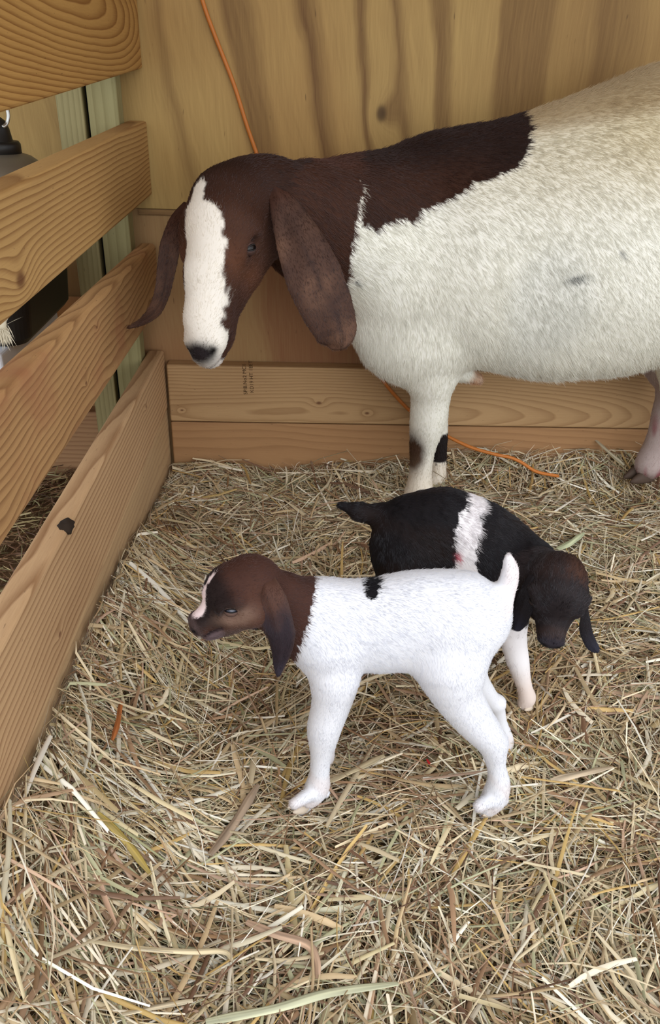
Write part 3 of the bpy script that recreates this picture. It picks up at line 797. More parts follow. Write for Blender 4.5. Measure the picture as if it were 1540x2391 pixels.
m_eye = plain('eye_dark', srgb(26, 18, 16), 0.3, spec=0.35)
m_eyeb = plain('eye_slate', srgb(62, 66, 82), 0.15, spec=0.6)
m_rim = plain('lid_rim_dark', srgb(26, 20, 20), 0.35)
def eye_parts(fr, parent, cx, cy, cz, r, side, lid_mat, eye_mat, openness=0.55, slant=0.0):
    """ball plus upper and lower lid"""
    c = fr(cx, cy*side, cz)
    bm = bmesh.new(); bmesh.ops.create_uvsphere(bm, u_segments=24, v_segments=16, radius=r*fr.s)
    bmesh.ops.translate(bm, verts=bm.verts, vec=Vector(c))
    me = bpy.data.meshes.new('eye'); bm.to_mesh(me); bm.free()
    e = link_mesh('eye', me, eye_mat, parent)
    outv = (fr.y*side*0.92+fr.z*0.28+fr.x*0.12); outv /= np.linalg.norm(outv)
    al = fr.x*math.cos(slant)-fr.z*math.sin(slant); al -= outv*(al @ outv); al /= np.linalg.norm(al)
    upv = np.cross(al, outv); upv *= np.sign(upv @ fr.z)
    rr = r*fr.s
    def on(t, h, k):
        v = al*t*1.06+upv*h+outv*math.sqrt(max(0.04, 1.12-0.75*t*t-h*h))
        return c+v/np.linalg.norm(v)*rr*k
    T = np.linspace(-1, 1, 15)
    for sgn, op in ((1, openness), (-1, openness*0.5)):
        V = []; Fc = []; rows = ((0.0, 1.0), (0.0, 1.10), (0.25, 1.13), (0.55, 1.10), (0.9, 1.0), (1.15, 0.8))
        for a, k in rows:
            for t in T: V.append(on(t, (op*(1-t*t)+a*(1.0-0.5*t*t))*sgn, k))
        m = len(T)
        for i_ in range(len(rows)-1):
            for j_ in range(m-1): Fc.append((i_*m+j_, i_*m+j_+1, (i_+1)*m+j_+1, (i_+1)*m+j_))
        me = raw_mesh('eyelid', np.array(V), np.array(Fc)); l = link_mesh('eyelid', me, lid_mat, parent)
        tube('lid_rim', [on(t, op*(1-t*t)*sgn, 1.07) for t in T], [rr*(0.05+0.05*(1-t*t)) for t in T], m_rim, l, 8)

class Patch: pass
def ear(name, pts, widths, nrm, colfun, parent, thick=0.004, cup=0.25, hairs=9000, hlen=0.005, hrad=0.0003, mat=None):
    """lofted leaf of skin along a 3-D centre line, with its own short velvet"""
    C = smooth_path(pts, 6); n = len(C)
    tt = np.linspace(0, 1, len(widths)); Wd = np.interp(np.linspace(0, 1, n), tt, widths)
    nr = np.asarray(nrm, float)
    if nr.ndim == 1: nr = np.tile(nr, (len(pts), 1))
    NR = np.stack([np.interp(np.linspace(0, 1, n), np.linspace(0, 1, len(nr)), nr[:, k]) for k in range(3)], 1)
    m = 15; V = []; Fc = []; ST = []; FL = []
    for sgn in (1, -1):
        for i in range(n):
            t = C[min(i+1, n-1)]-C[max(i-1, 0)]; t /= np.linalg.norm(t)
            nv = NR[i]-t*(NR[i] @ t); nv /= np.linalg.norm(nv)+1e-9; sd = np.cross(t, nv)
            for j in range(m):
                s = -1+2*j/(m-1); u = i/(n-1)
                edge = math.sqrt(max(0.0, 1-s*s*0.995))
                wob = 0.05*math.sin(9*u+3*s)+0.04*math.sin(17*u-5*s)
                V.append(C[i]+sd*s*Wd[i]*(1+0.03*math.sin(11*u+2*s))+nv*(-cup*Wd[i]*s*s+(0.10*math.exp(-(s/0.25)**2)+wob)*Wd[i])+nv*sgn*thick*0.5*edge)
                ST.append((s, u)); FL.append(t)
    off = n*m
    for i in range(n-1):
        for j in range(m-1):
            a = i*m+j
            Fc.append((a, a+1, a+m+1, a+m)); Fc.append((off+a+m, off+a+m+1, off+a+1, off+a))
        Fc.append((i*m, (i+1)*m, off+(i+1)*m, off+i*m)); Fc.append((off+i*m+m-1, off+(i+1)*m+m-1, (i+1)*m+m-1, i*m+m-1))
    for j in range(m-1):
        Fc.append((j+1, j, off+j, off+j+1)); a = (n-1)*m+j; Fc.append((a, a+1, off+a+1, off+a))
    V = np.array(V); Fc = np.array(Fc); ST = np.array(ST)
    me = raw_mesh(name, V, Fc)
    nn = np.zeros(len(V)*3, np.float32); me.vertices.foreach_get('normal', nn); nn = nn.reshape(-1, 3)
    cen = np.repeat(C, m, 0); cen = np.concatenate([cen, cen])
    front = np.concatenate([np.repeat(NR, m, 0), -np.repeat(NR, m, 0)])
    if ((nn*front).sum(1)).mean() < 0:
        Fc = Fc[:, ::-1].copy(); me = raw_mesh(name, V, Fc); nn = -nn
    Cc = colfun(V, ST[:, 0], ST[:, 1]); set_cols(me, Cc*0.8)
    o = link_mesh(name, me, m_skin, parent)
    q = Patch(); q.V = V; q.Q = Fc; q.NRM = nn; q.FL = np.array(FL); q.HL = np.ones(len(V))*np.clip(ST[:, 1]*6, 0.0, 1)
    from mathutils.kdtree import KDTree
    kd = KDTree(len(V))
    for k, v in enumerate(V): kd.insert(Vector(v), k)
    kd.balance()
    def cf(P): return Cc[[kd.find(Vector(p))[1] for p in P]]
    grow_fur('ear_velvet', q, cf, hairs, hlen, hrad, o, lift=0.22, gravity=0.0, curl=0.05, seed=77, jitter=0.12, var=(0.9, 1.08), mat=mat)
    return o

def hoof(name, toe, heel, w, mat, parent, split=0.45):
    """cloven hoof: two claws from heel to toe (world points), joined to the leg above"""
    toe = np.asarray(toe, float); heel = np.asarray(heel, float)
    f = toe-heel; L = np.linalg.norm(f); f /= L; s = np.cross(f, [0, 0, 1]); s /= np.linalg.norm(s); up = np.cross(s, f)
    bm = bmesh.new()
    for sg in (-1, 1):
        r = bmesh.ops.create_uvsphere(bm, u_segments=14, v_segments=10, radius=1.0)
        for v in r['verts']:
            x, y, z = v.co
            hgt = 0.55*L*(0.55-0.35*x)
            v.co = Vector(heel+f*(L*0.5+x*L*0.52)+s*(sg*w*0.27*(1-0.15*x)+y*w*0.25*(1-0.3*max(x, 0)))+up*(max(z, -0.55)*hgt*1.0+hgt*0.55))
    me = bpy.data.meshes.new(name); bm.to_mesh(me); bm.free()
    return link_mesh(name, me, mat, parent)
m_hoofd = plain('hoof_dark', srgb(84, 68, 58), 0.7)
m_hoofp = plain('hoof_pale', srgb(205, 190, 172), 0.55)
# ------------------------------------------------------------------ the doe
def doe():
    root = empty('goat', (0.45, 1.58, 0.0))
    tag(root, 'large white doe with brown head, neck and saddle standing by the wall', 'goat')
    s = Sculpt()
    # spine, barrel, belly
    k = 0.09
    sp = [N(900, 445, 1.60, 70), N(1010, 428, 1.60, 76), N(1150, 420, 1.60, 88), N(1330, 375, 1.59, 98), N(1500, 322, 1.58, 106), N(1640, 312, 1.57, 110)]
    s.chain(sp, k=k, sy=0.8, hl=0.9)
    ba = [N(930, 620, 1.58, 120), N(1060, 610, 1.59, 172), N(1230, 605, 1.59, 210), N(1420, 582, 1.58, 236), N(1600, 552, 1.57, 236)]
    s.chain(ba, k=k, sy=0.88, hl=1.0, flow=(0.8, 0, -0.55))
    be = [N(1120, 735, 1.58, 100), N(1290, 735, 1.58, 108), N(1450, 722, 1.58, 108), N(1580, 705, 1.57, 105)]
    s.chain(be, k=k, sy=0.95, hl=1.75, flow=(0.45, 0, -0.9))
    # chest and brisket
    s.cap(N(905, 640, 1.58, 95), N(935, 790, 1.57, 95), k=0.07, sy=0.85, hl=1.1, flow=(0.15, 0, -1))
    s.cap(N(885, 755, 1.57, 58), N(938, 822, 1.57, 46), k=0.05, sy=0.9, hl=1.5, flow=(0.3, 0, -1))
    # rump and tail
    s.cap(N(1640, 330, 1.57, 150), N(1720, 480, 1.57, 160), k=k, sy=0.75, hl=0.9)
    s.cap(N(1745, 300, 1.57, 34), N(1800, 260, 1.57, 22), k=0.04, hl=2.0)
    # neck
    s.chain([N(655, 470, 1.41, 88), N(730, 520, 1.47, 118), N(830, 540, 1.54, 142), N(920, 560, 1.58, 140)], k=0.06, sy=0.72, hl=1.0, lat=(0.3, 1, 0), flow=(0.9, 0.2, -0.45))
    # near foreleg
    fl = [N(985, 700, 1.53, 95), N(1002, 800, 1.535, 74), N(1008, 875, 1.55, 50), N(1004, 930, 1.565, 43), N(998, 985, 1.575, 40), N(986, 1045, 1.585, 29), N(981, 1105, 1.59, 25), N(977, 1150, 1.585, 31), N(965, 1178, 1.58, 28)]
    s.chain(fl[:3], k=0.05, sy=0.7, hl=1.0, flow=(0.2, 0, -1)); s.limb(fl[2:], k=0.02, hl=0.5)
    # far foreleg
    g = [N(1030, 790, 1.65, 55), N(1030, 870, 1.66, 34), N(1022, 950, 1.68, 24), N(1022, 1025, 1.69, 21), N(1022, 1085, 1.69, 18), N(1016, 1126, 1.685, 23), N(1005, 1150, 1.68, 20)]
    s.limb(g, k=0.02, hl=0.5)
    # elbow tuft beyond the near leg
    s.cap(N(1062, 862, 1.59, 28), N(1112, 884, 1.59, 14), k=0.01, hl=0.8)
    # far hind leg
    h = [N(1600, 720, 1.65, 118), N(1578, 830, 1.66, 66), N(1582, 900, 1.665, 40), N(1556, 960, 1.665, 31), N(1543, 1010, 1.665, 28), N(1533, 1052, 1.665, 33), N(1516, 1085, 1.655, 33)]
    s.chain(h[:3], k=0.05, hl=0.8, flow=(0, 0, -1)); s.limb(h[2:], k=0.02, hl=0.35)
    # near hind leg (beyond the picture's edge)
    Pn = [((0.90, 1.47, 0.52), 0.12), ((0.93, 1.46, 0.38), 0.085), ((1.01, 1.46, 0.30), 0.045), ((0.99, 1.47, 0.20), 0.026), ((0.985, 1.47, 0.10), 0.024), ((0.98, 1.47, 0.05), 0.028), ((0.965, 1.47, 0.02), 0.026)]
    Pn = [(np.array(p), r) for p, r in Pn]
    s.chain(Pn[:3], k=0.05, hl=0.8, flow=(0, 0, -1)); s.limb(Pn[2:], k=0.02, hl=0.5)
    # udder
    s.cap((np.array([0.86, 1.57, 0.36]), 0.075), (np.array([0.87, 1.57, 0.30]), 0.06), k=0.03, hl=0.05)
    # head
    O = at_y(538, 484, 1.385)
    fr = Frame(O, (-0.17, -0.97, 0.14), (-0.35, 0.1, 0.93), 1.06)
    kk = 0.028; fs = fr.s; L = lambda x, y, z, r: (fr(x, y, z), r*fs)
    hf = -fr.x
    hd = dict(k=kk, lat=fr.y, hl=0.42, flow=hf, tagn='head')
    s.cap(L(0.004, 0, -0.004, 0.062), L(0.035, 0, 0.004, 0.061), sy=1.02, **hd)
    s.cap(L(0.0, 0, 0.012, 0.050), L(0.045, 0, 0.014, 0.050), sy=1.0, **hd)
    s.ball(N(600, 428, 1.41, 52), k=0.04, hl=0.6, flow=(1, 0, 0))
    s.cap(L(-0.03, 0, -0.03, 0.055), L(0.03, 0, -0.035, 0.052), sy=0.9, **hd)
    s.chain([L(0.05, 0, 0.006, 0.053), L(0.12, 0, 0.010, 0.042), L(0.19, 0, -0.002, 0.034), L(0.232, 0, -0.012, 0.027)], sy=0.92, **hd)
    s.chain([L(0.03, 0, -0.055, 0.045), L(0.11, 0, -0.042, 0.034), L(0.20, 0, -0.036, 0.022), L(0.236, 0, -0.030, 0.016)], sy=0.85, **hd)
    for sd in (-1, 1):
        s.cap(L(0.050, 0.047*sd, 0.016, 0.018), L(0.086, 0.047*sd, 0.014, 0.015), k=0.025, lat=fr.y, hl=0.35, flow=hf, tagn='head')
        s.cap(L(0.03, 0.030*sd, -0.055, 0.034), L(0.08, 0.024*sd, -0.045, 0.026), k=0.03, lat=fr.y, hl=0.4, flow=hf, tagn='head')
        s.ball(L(0.224, 0.018*sd, -0.006, 0.016), k=0.012, lat=fr.y, hl=0.15, flow=hf, tagn='head')
        s.cap(L(0.070, 0.064*sd, 0.010, 0.010), L(0.084, 0.062*sd, 0.010, 0.009), k=0.012, lat=fr.y, op='-', hl=0.3, flow=hf)
        s.cap(L(0.252, 0.016*sd, 0.006, 0.005), L(0.243, 0.027*sd, -0.004, 0.003), k=0.005, op='-')
        s.cap(L(0.262, 0.008*sd, -0.030, 0.003), L(0.205, 0.036*sd, -0.026, 0.003), k=0.006, op='-')
    me = s.mesh('body', 0.0048)
    # colours
    white = np.array(srgb(238, 236, 226)); brown = np.array(srgb(84, 52, 38)); dk = np.array(srgb(46, 31, 27)); tan = np.array(srgb(150, 92, 58))
    pink = np.array(srgb(206, 160, 155)); grey = np.array(srgb(70, 62, 62)); choc = np.array(srgb(96, 58, 42))
    bv = BVHTree.FromPolygons([Vector(v) for v in s.V], [tuple(q) for q in s.Q])
    def hit(px, py, Yd=1.5):
        d = Vector(ray(px, py)).normalized(); r = bv.ray_cast(Vector(CAM), d)
        p = np.array(r[0]) if r[0] is not None else at_y(px, py, Yd)
        return (p[0], p[2])
    saddle_px = [(845, 500), (850, 455), (846, 420), (820, 385), (840, 340), (930, 290), (1100, 280), (1226, 258), (1238, 330), (1215, 378), (1180, 402), (1110, 425), (1075, 452), (1030, 470), (985, 492), (965, 520), (930, 512), (880, 535), (850, 528)]
    saddle = [hit(*p, 1.6) for p in saddle_px]
    cx = np.mean([p[0] for p in saddle]); 
    # let the patch run over the spine
    saddle = [(x, z+(0.10 if i in (3, 4, 5, 6, 7) else 0)) for i, (x, z) in enumerate(saddle)]
    nb = [hit(*p, 1.55) for p in ((846, 440), (830, 530), (818, 600), (810, 680), (818, 730))]
    nbz = np.array([q[1] for q in nb]); nbx = np.array([q[0] for q in nb]); od = np.argsort(nbz)
    kx, kz_ = hit(960, 1055)
    def col(P):
        P = np.asarray(P, float)
        jx = smoothnoise(P, 150, 3)*0.006+smoothnoise(P, 420, 4)*0.004; jz = smoothnoise(P, 140, 8)*0.006+smoothnoise(P, 400, 9)*0.004
        Q2 = np.stack([P[:, 0]+jx, P[:, 2]+jz], 1)
        C = np.tile(white, (len(P), 1))
        # yellowish dusty top line
        C = lerp_col(C, srgb(214, 198, 158), sstep(P[:, 2], 0.62, 0.86)*(0.6+0.3*smoothnoise(P, 20, 12)).clip(0, 1))
        C = lerp_col(C, srgb(190, 164, 122), 0.8*sstep(P[:, 2]-0.22*(P[:, 0]-0.43), 0.775, 0.815))
        C = lerp_col(C, srgb(186, 190, 192), (0.18*sstep(smoothnoise(P, 14, 31), 0.25, 0.7)))
        n = np.interp(P[:, 2], nbz[od], nbx[od])
        neck = (Q2[:, 0] < n) & (P[:, 2] > 0.36)
        brn = brown*(1.0+0.0)
        B = np.tile(brn, (len(P), 1))
        B = lerp_col(B, choc, sstep(smoothnoise(P, 30, 5), -0.1, 0.5)*0.6)
        inn = in_poly(Q2, saddle)
        D = lerp_col(np.tile(brown*0.85, (len(P), 1)), dk, sstep(P[:, 2], 0.70, 0.79)*0.7+0.3*sstep(smoothnoise(P, 25, 6), 0, 0.5))
        C = np.where(inn[:, None], D, C)
        C = np.where(neck[:, None], B, C)
        l = fr.local(P)
        hm = (l[:, 0] > -0.11) & (l[:, 0] < 0.3) & (np.abs(l[:, 1]) < 0.10) & (np.abs(l[:, 2]) < 0.13) & neck
        Hc = np.tile(brown*0.9, (len(P), 1))
        Hc = lerp_col(Hc, dk, 0.8*sstep(-l[:, 0], -0.045, 0.01)*(0.6+0.4*smoothnoise(P, 60, 14)))
        Hc = lerp_col(Hc, srgb(116, 74, 52), np.exp(-((l[:, 0]-0.105)/0.03)**2-((np.abs(l[:, 1])-0.045)/0.02)**2)*0.9)
        Hc = lerp_col(Hc, srgb(100, 66, 50), np.exp(-((l[:, 0]-0.06)/0.03)**2-((np.abs(l[:, 1])-0.05)/0.02)**2)*0.6)
        wv = smoothnoise(P, 260, 21)*0.004
        w = np.interp(l[:, 0], [-0.012, 0.0, 0.03, 0.042, 0.06, 0.12, 0.2, 0.225, 0.25, 0.27], [0.0, 0.012, 0.014, 0.030, 0.034, 0.032, 0.034, 0.043, 0.048, 0.03])
        c0 = np.interp(l[:, 0], [-0.01, 0.03, 0.05, 0.09, 0.15, 0.2], [-0.022, -0.018, -0.003, 0.002, 0.004, 0.0])
        blaze = sstep(w+wv-np.abs(l[:, 1]-c0), -0.002, 0.002)*(l[:, 2] > np.interp(l[:, 0], [0.19, 0.215], [0.004, -0.020]))*(l[:, 0] > -0.014)
        Hc = lerp_col(Hc, srgb(236, 230, 220), blaze)
        ch = sstep(l[:, 0], 0.238, 0.246)*(l[:, 2] <= -0.012)
        Hc = lerp_col(Hc, srgb(226, 218, 210), ch*0.9)
        no = np.exp(-((l[:, 0]-0.246)/0.014)**2-(l[:, 1]/0.020)**2-((l[:, 2]-0.000)/0.018)**2)
        Hc = lerp_col(Hc, srgb(48, 40, 42), np.clip(no*1.9, 0, 1))
        for sd in (-1, 1):
            Hc = lerp_col(Hc, srgb(34, 26, 26), 0.8*np.exp(-((l[:, 0]-0.077)/0.024)**2-((l[:, 1]-0.055*sd)/0.016)**2-((l[:, 2]-0.012)/0.009)**2))
            no = np.exp(-(((l-[0.247, 0.022*sd, 0.002])/[0.010, 0.006, 0.006])**2).sum(1)); Hc = lerp_col(Hc, srgb(24, 18, 20), np.clip(no*2, 0, 1))
        mo = np.exp(-((l[:, 2]+0.028-(0.262-l[:, 0])*0.05)/0.0035)**2)*(l[:, 0] > 0.20); Hc = lerp_col(Hc, srgb(60, 48, 48), 0.7*np.clip(mo, 0, 1))
        C = np.where(hm[:, None], Hc, C)
        # knees, far leg and soil
        kn = np.exp(-((P[:, 0]-kx)/0.024)**2-((P[:, 2]-kz_-0.0)/0.042)**2)*(P[:, 1] < 1.64)
        C = lerp_col(C, srgb(92, 66, 50), np.clip(1.7*kn+0.5*kn*smoothnoise(P, 120, 40), 0, 1))
        low = sstep(-P[:, 2], -0.15, -0.03)*(P[:, 0] < 0.6); C = lerp_col(C, srgb(200, 172, 140), 0.4*low)
        far = (P[:, 1] > 1.645) & (P[:, 0] < 0.6) & (P[:, 2] < 0.135) & (P[:, 2] > 0.055); C = np.where(far[:, None], np.array(srgb(40, 30, 28)), C)
        hl = (P[:, 1] > 1.60) & (P[:, 0] > 0.72) & (P[:, 2] < 0.36)
        pk = lerp_col(np.tile(srgb(198, 180, 176), (len(P), 1)), srgb(176, 84, 96), sstep(smoothnoise(P*[1.6, 1.6, 0.35], 90, 50), 0.0, 0.5)*sstep(-P[:, 2], -0.24, -0.12)*0.85)
        pk = lerp_col(pk, srgb(150, 120, 110), sstep(-P[:, 2], -0.07, -0.02)*0.7)
        C = np.where(hl[:, None], pk, C)
        tf = np.linalg.norm(P-N(1100, 880, 1.60, 1)[0], axis=1); C = lerp_col(C, srgb(204, 158, 122), 1-sstep(tf, 0.022, 0.032))
        for (px, py, a, bb) in ((1345, 652, 0.018, 0.006), (1452, 592, 0.004, 0.005), (833, 660, 0.005, 0.005)):
            qx, qz = hit(px, py); C = lerp_col(C, srgb(96, 98, 98), 0.8*np.exp(-((P[:, 0]-qx)/a)**2-((P[:, 2]-qz-0.3*(P[:, 0]-qx))/bb)**2))
        return C
    set_cols(me, hide(col(s.V)))
    body = link_mesh('body', me, m_skin, root)
    grow_fur('coat', s, col, int(320000*FUR), 0.0165, 0.00033, root, lift=0.20, gravity=0.22, curl=0.10, seed=11)
    # ears
    def ecol(P, s_, u_):
        C = lerp_col(np.tile(srgb(86, 62, 52), (len(P), 1)), srgb(112, 82, 66), sstep(smoothnoise(P, 55, 71), -0.2, 0.5))
        C = lerp_col(C, srgb(74, 47, 37), 1-sstep(u_, 0.12, 0.35))
        C = lerp_col(C, srgb(50, 36, 34), 0.6*np.exp(-((s_-0.1*np.sin(6*u_))/0.10)**2)*sstep(u_, 0.3, 0.5))
        C = lerp_col(C, srgb(64, 46, 42), 0.45*sstep(smoothnoise(P, 140, 72), 0.1, 0.5))
        return C
    E = lambda px, py, Y: at_y(px, py, Y)
    def S(px, py, out_):
        r = bv.ray_cast(Vector(CAM), Vector(ray(px, py)).normalized()); return np.array(r[0])-CF*out_
    u = px2m(at_y(720, 640, 1.31), 1)
    e1 = ear('ear', [S(636, 428, -0.008), S(652, 462, 0.006), S(672, 506, 0.020), E(702, 566, 1.320), E(736, 645, 1.30), E(768, 722, 1.30), E(790, 785, 1.305), E(794, 814, 1.31)],
             np.array([16, 26, 40, 57, 68, 67, 52, 20])*u, np.array([-CF-0.4*CU+0.3*CR]*2+[-CF+0.15*CR]*6), ecol, root, 0.006, 0.16, 14000, 0.0065, 0.00034)
    tag(e1, 'broad drooping ear facing the viewer')
    u = px2m(at_y(390, 620, 1.36), 1)
    e2 = ear('ear', [E(448, 482, 1.44), E(420, 520, 1.41), E(402, 572, 1.39), E(394, 625, 1.385), E(384, 680, 1.38), E(366, 722, 1.38), E(334, 750, 1.385), E(300, 765, 1.39)],
             np.array([20, 26, 28, 25, 22, 19, 10, 3])*u, np.array([-CF*0.95-CR*0.3]*8), ecol, root, 0.006, -0.35, 8000, 0.0065, 0.00034)
    tag(e2, 'far ear with its tip curled outward')
    m_lid = plain('doe_eyelid', srgb(66, 44, 38), 0.6)
    for sd in (1, -1): eye_parts(fr, root, 0.079, 0.0525, 0.013, 0.0125, sd, m_lid, m_eye, 0.42, -0.8)
    hoof('hoof', N(952, 1198, 1.565, 1)[0], N(985, 1186, 1.60, 1)[0], 0.05, m_hoofd, root)
    hoof('hoof', N(990, 1168, 1.66, 1)[0], N(1020, 1150, 1.70, 1)[0], 0.045, m_hoofd, root)
    hoof('hoof', N(1462, 1124, 1.645, 1)[0], N(1520, 1112, 1.668, 1)[0], 0.054, m_hoofd, root)
    hoof('hoof', (0.93, 1.47, -0.005), (0.985, 1.47, 0.0), 0.055, m_hoofd, root)
    return root, s, fr

# ------------------------------------------------------------------ kids
def kid_head(s, fr, hl=0.45, mz=1.0, mr=1.0):
    fs = fr.s
    def L(x, y, z, r):
        f = min(1.0, max(0.0, (x-0.025)/0.02))
        return fr(x if x < 0.025 else 0.025+(x-0.025)*mz, y*(1+(mr-1)*f), z), r*(1+(mr-1)*f)*fs
    hf = -fr.x*0.9-fr.z*0.1
    d = dict(lat=fr.y, flow=hf, tagn='head', hl=hl)
    s.cap(L(-0.002, 0, -0.002, 0.0385), L(0.016, 0, 0.001, 0.0365), k=0.010, sy=0.92, **d)
    s.chain([L(0.022, 0, -0.008, 0.027), L(0.044, 0, -0.0125, 0.0185), L(0.0625, 0, -0.0130, 0.0160)], k=0.008, sy=0.92, **d)
    s.chain([L(0.0, 0, -0.026, 0.024), L(0.034, 0, -0.0265, 0.0160), L(0.056, 0, -0.0275, 0.0120)], k=0.008, sy=0.9, **d)
    for sd in (-1, 1):
        s.cap(L(0.008, 0.023*sd, -0.018, 0.019), L(0.030, 0.014*sd, -0.020, 0.014), k=0.010, **d)
        s.cap(L(0.020, 0.029*sd, 0.009, 0.0105), L(0.036, 0.026*sd, 0.007, 0.0085), k=0.008, **d)
        s.ball(L(0.0685, 0.0085*sd, -0.0105, 0.0090), k=0.005, **d)
        s.cap(L(0.053, 0.010*sd, -0.0235, 0.0085), L(0.062, 0.008*sd, -0.0245, 0.0075), k=0.005, **d)
        s.cap(L(0.0795, 0.0062*sd, -0.0085, 0.0024), L(0.0735, 0.0140*sd, -0.0125, 0.0018), k=0.002, op='-')
        s.cap(L(0.080, 0.002*sd, -0.0215, 0.0016), L(0.048, 0.020*sd, -0.0205, 0.0016), k=0.004, op='-')
        s.ball(L(0.034, 0.0325*sd, -0.001, 0.0085), k=0.007, op='-')

def white_kid():
    root = empty('goat_kid', tuple(at_z(930, 1880, 0.0)))
    tag(root, 'white newborn goat kid with brown head and small black back spot', 'goat')
    s = Sculpt(); Yb = 0.755
    k = 0.03
    s.chain([N(775, 1455, Yb, 99), N(880, 1454, Yb, 98), N(985, 1442, Yb, 104), N(1075, 1434, Yb, 92), N(1108, 1442, Yb, 78)], k=k, sy=0.72, hl=1.0)
    s.cap(N(880, 1490, Yb, 72), N(970, 1482, Yb, 70), k=k, sy=0.8, hl=1.0, flow=(1, 0, -0.4))
    s.cap(N(758, 1436, Yb, 70), N(742, 1515, Yb-0.005, 58), k=k, sy=0.85, hl=1.1, flow=(0.2, 0, -1))
    # neck
    s.chain([N(600, 1384, 0.725, 66), N(655, 1408, 0.735, 70), N(715, 1438, 0.75, 84), N(770, 1458, Yb, 94)], k=0.018, sy=0.75, hl=1.0, flow=(1, 0.1, -0.25))
    # tail
    s.limb([N(1115, 1430, Yb, 44), N(1147, 1424, Yb, 28), N(1176, 1385, Yb+0.005, 22), N(1190, 1338, Yb+0.005, 18), N(1186, 1300, Yb+0.005, 8)], k=0.010, hl=0.55)
    # near foreleg
    Yf = 0.725
    fl = [N(770, 1520, Yf, 68), N(781, 1585, Yf-0.005, 51), N(770, 1645, Yf-0.008, 41), N(756, 1702, Yf-0.012, 37), N(749, 1762, Yf-0.015, 23), N(745, 1806, Yf-0.016, 21), N(740, 1838, Yf-0.018, 26), N(722, 1866, Yf-0.022, 20)]
    s.chain(fl[:2], k=0.02, sy=0.8, hl=0.9, flow=(0.1, 0, -1)); s.limb(fl[1:], k=0.012, hl=0.6)
    s.cap(N(726, 1852, Yf-0.028, 17), N(687, 1876, Yf-0.040, 13), k=0.004, hl=0.5); s.cap(N(734, 1860, Yf-0.008, 18), N(702, 1890, Yf-0.008, 14), k=0.004, hl=0.5); s.ball(N(760, 1852, Yf-0.005, 10), k=0.006, hl=0.5)
    # far foreleg
    g = [N(790, 1530, 0.785, 60), N(795, 1590, 0.79, 42), N(789, 1650, 0.795, 27), N(772, 1700, 0.80, 24), N(765, 1745, 0.80, 16), N(758, 1772, 0.80, 18), N(735, 1795, 0.795, 14)]
    s.limb(g, k=0.015, hl=0.4)
    # near hind leg
    Yh = 0.722
    h = [N(1070, 1480, Yh+0.01, 92), N(1053, 1555, Yh, 76), N(1064, 1615, Yh-0.005, 57), N(1106, 1680, Yh-0.008, 44), N(1146, 1730, Yh-0.010, 34), N(1158, 1788, Yh-0.014, 20), N(1163, 1828, Yh-0.016, 24), N(1155, 1858, Yh-0.018, 27), N(1138, 1884, Yh-0.02, 21)]
    s.chain(h[:2], k=0.025, sy=0.7, hl=0.9, flow=(-0.1, 0, -1)); s.limb(h[1:], k=0.015, hl=0.65); s.cap(N(1146, 1866, Yh-0.026, 18), N(1118, 1882, Yh-0.036, 14), k=0.004, hl=0.5); s.cap(N(1150, 1876, Yh-0.008, 18), N(1130, 1898, Yh-0.008, 14), k=0.004, hl=0.5)
    s.ball(N(1162, 1730, Yh-0.006, 20), k=0.010, hl=0.6); s.ball(N(1174, 1868, Yh-0.012, 12), k=0.006, hl=0.4)
    # far hind leg
    g2 = [N(1088, 1500, 0.79, 60), N(1102, 1575, 0.80, 34), N(1133, 1622, 0.81, 24), N(1158, 1650, 0.815, 17), N(1166, 1685, 0.82, 15), N(1182, 1728, 0.824, 15), N(1176, 1752, 0.82, 14)]
    s.limb(g2, k=0.012, hl=0.36)
    s.ball(N(1163, 1640, 0.815, 17), k=0.008, hl=0.4)
    O = at_y(578, 1370, 0.715)
    fr = Frame(O, (-0.86, -0.46, 0.20), (-0.34, 0.74, 0.44), 1.0)
    kid_head(s, fr, 0.55)
    me = s.mesh('body', 0.0026)
    white = np.array(srgb(226, 227, 233)); rb = np.array(srgb(88, 56, 46)); dk = np.array(srgb(36, 26, 26)); tanf = np.array(srgb(146, 116, 100)); black = np.array(srgb(24, 22, 28))
    bv = BVHTree.FromPolygons([Vector(v) for v in s.V], [tuple(q) for q in s.Q])
    def hit(px, py, Yd=0.74):
        r = bv.ray_cast(Vector(CAM), Vector(ray(px, py)).normalized()); p = np.array(r[0]) if r[0] is not None else at_y(px, py, Yd)
        return (p[0], p[2])
    nb = [hit(*p) for p in ((735, 1352), (730, 1400), (722, 1450), (705, 1500), (680, 1545))]
    nbz = np.array([q[1] for q in nb]); nbx = np.array([q[0] for q in nb]); od = np.argsort(nbz)
    spot = [hit(*p, Yb) for p in ((843, 1360), (850, 1378), (858, 1395), (868, 1402), (878, 1398), (884, 1375), (890, 1357))]
    spot = spot+[(spot[-1][0], spot[-1][1]+0.03), (spot[0][0], spot[0][1]+0.03)]
    def col(P):
        P = np.asarray(P, float)
        jx = smoothnoise(P, 300, 3)*0.0025+smoothnoise(P, 900, 4)*0.002; jz = smoothnoise(P, 300, 8)*0.0025+smoothnoise(P, 900, 7)*0.002
        Q2 = np.stack([P[:, 0]+jx, P[:, 2]+jz], 1)
        C = np.tile(white, (len(P), 1))
        C = lerp_col(C, srgb(214, 190, 178), 0.35*sstep(-P[:, 2], -0.13, -0.03)*sstep(smoothnoise(P, 90, 61), -0.1, 0.6))
        tl = sstep(P[:, 0], at_y(1160, 1380, Yb)[0], at_y(1180, 1380, Yb)[0])*(P[:, 2] > 0.31); C = lerp_col(C, srgb(244, 226, 220), 0.4*tl)
        C = np.where(in_poly(Q2, spot)[:, None], black, C)
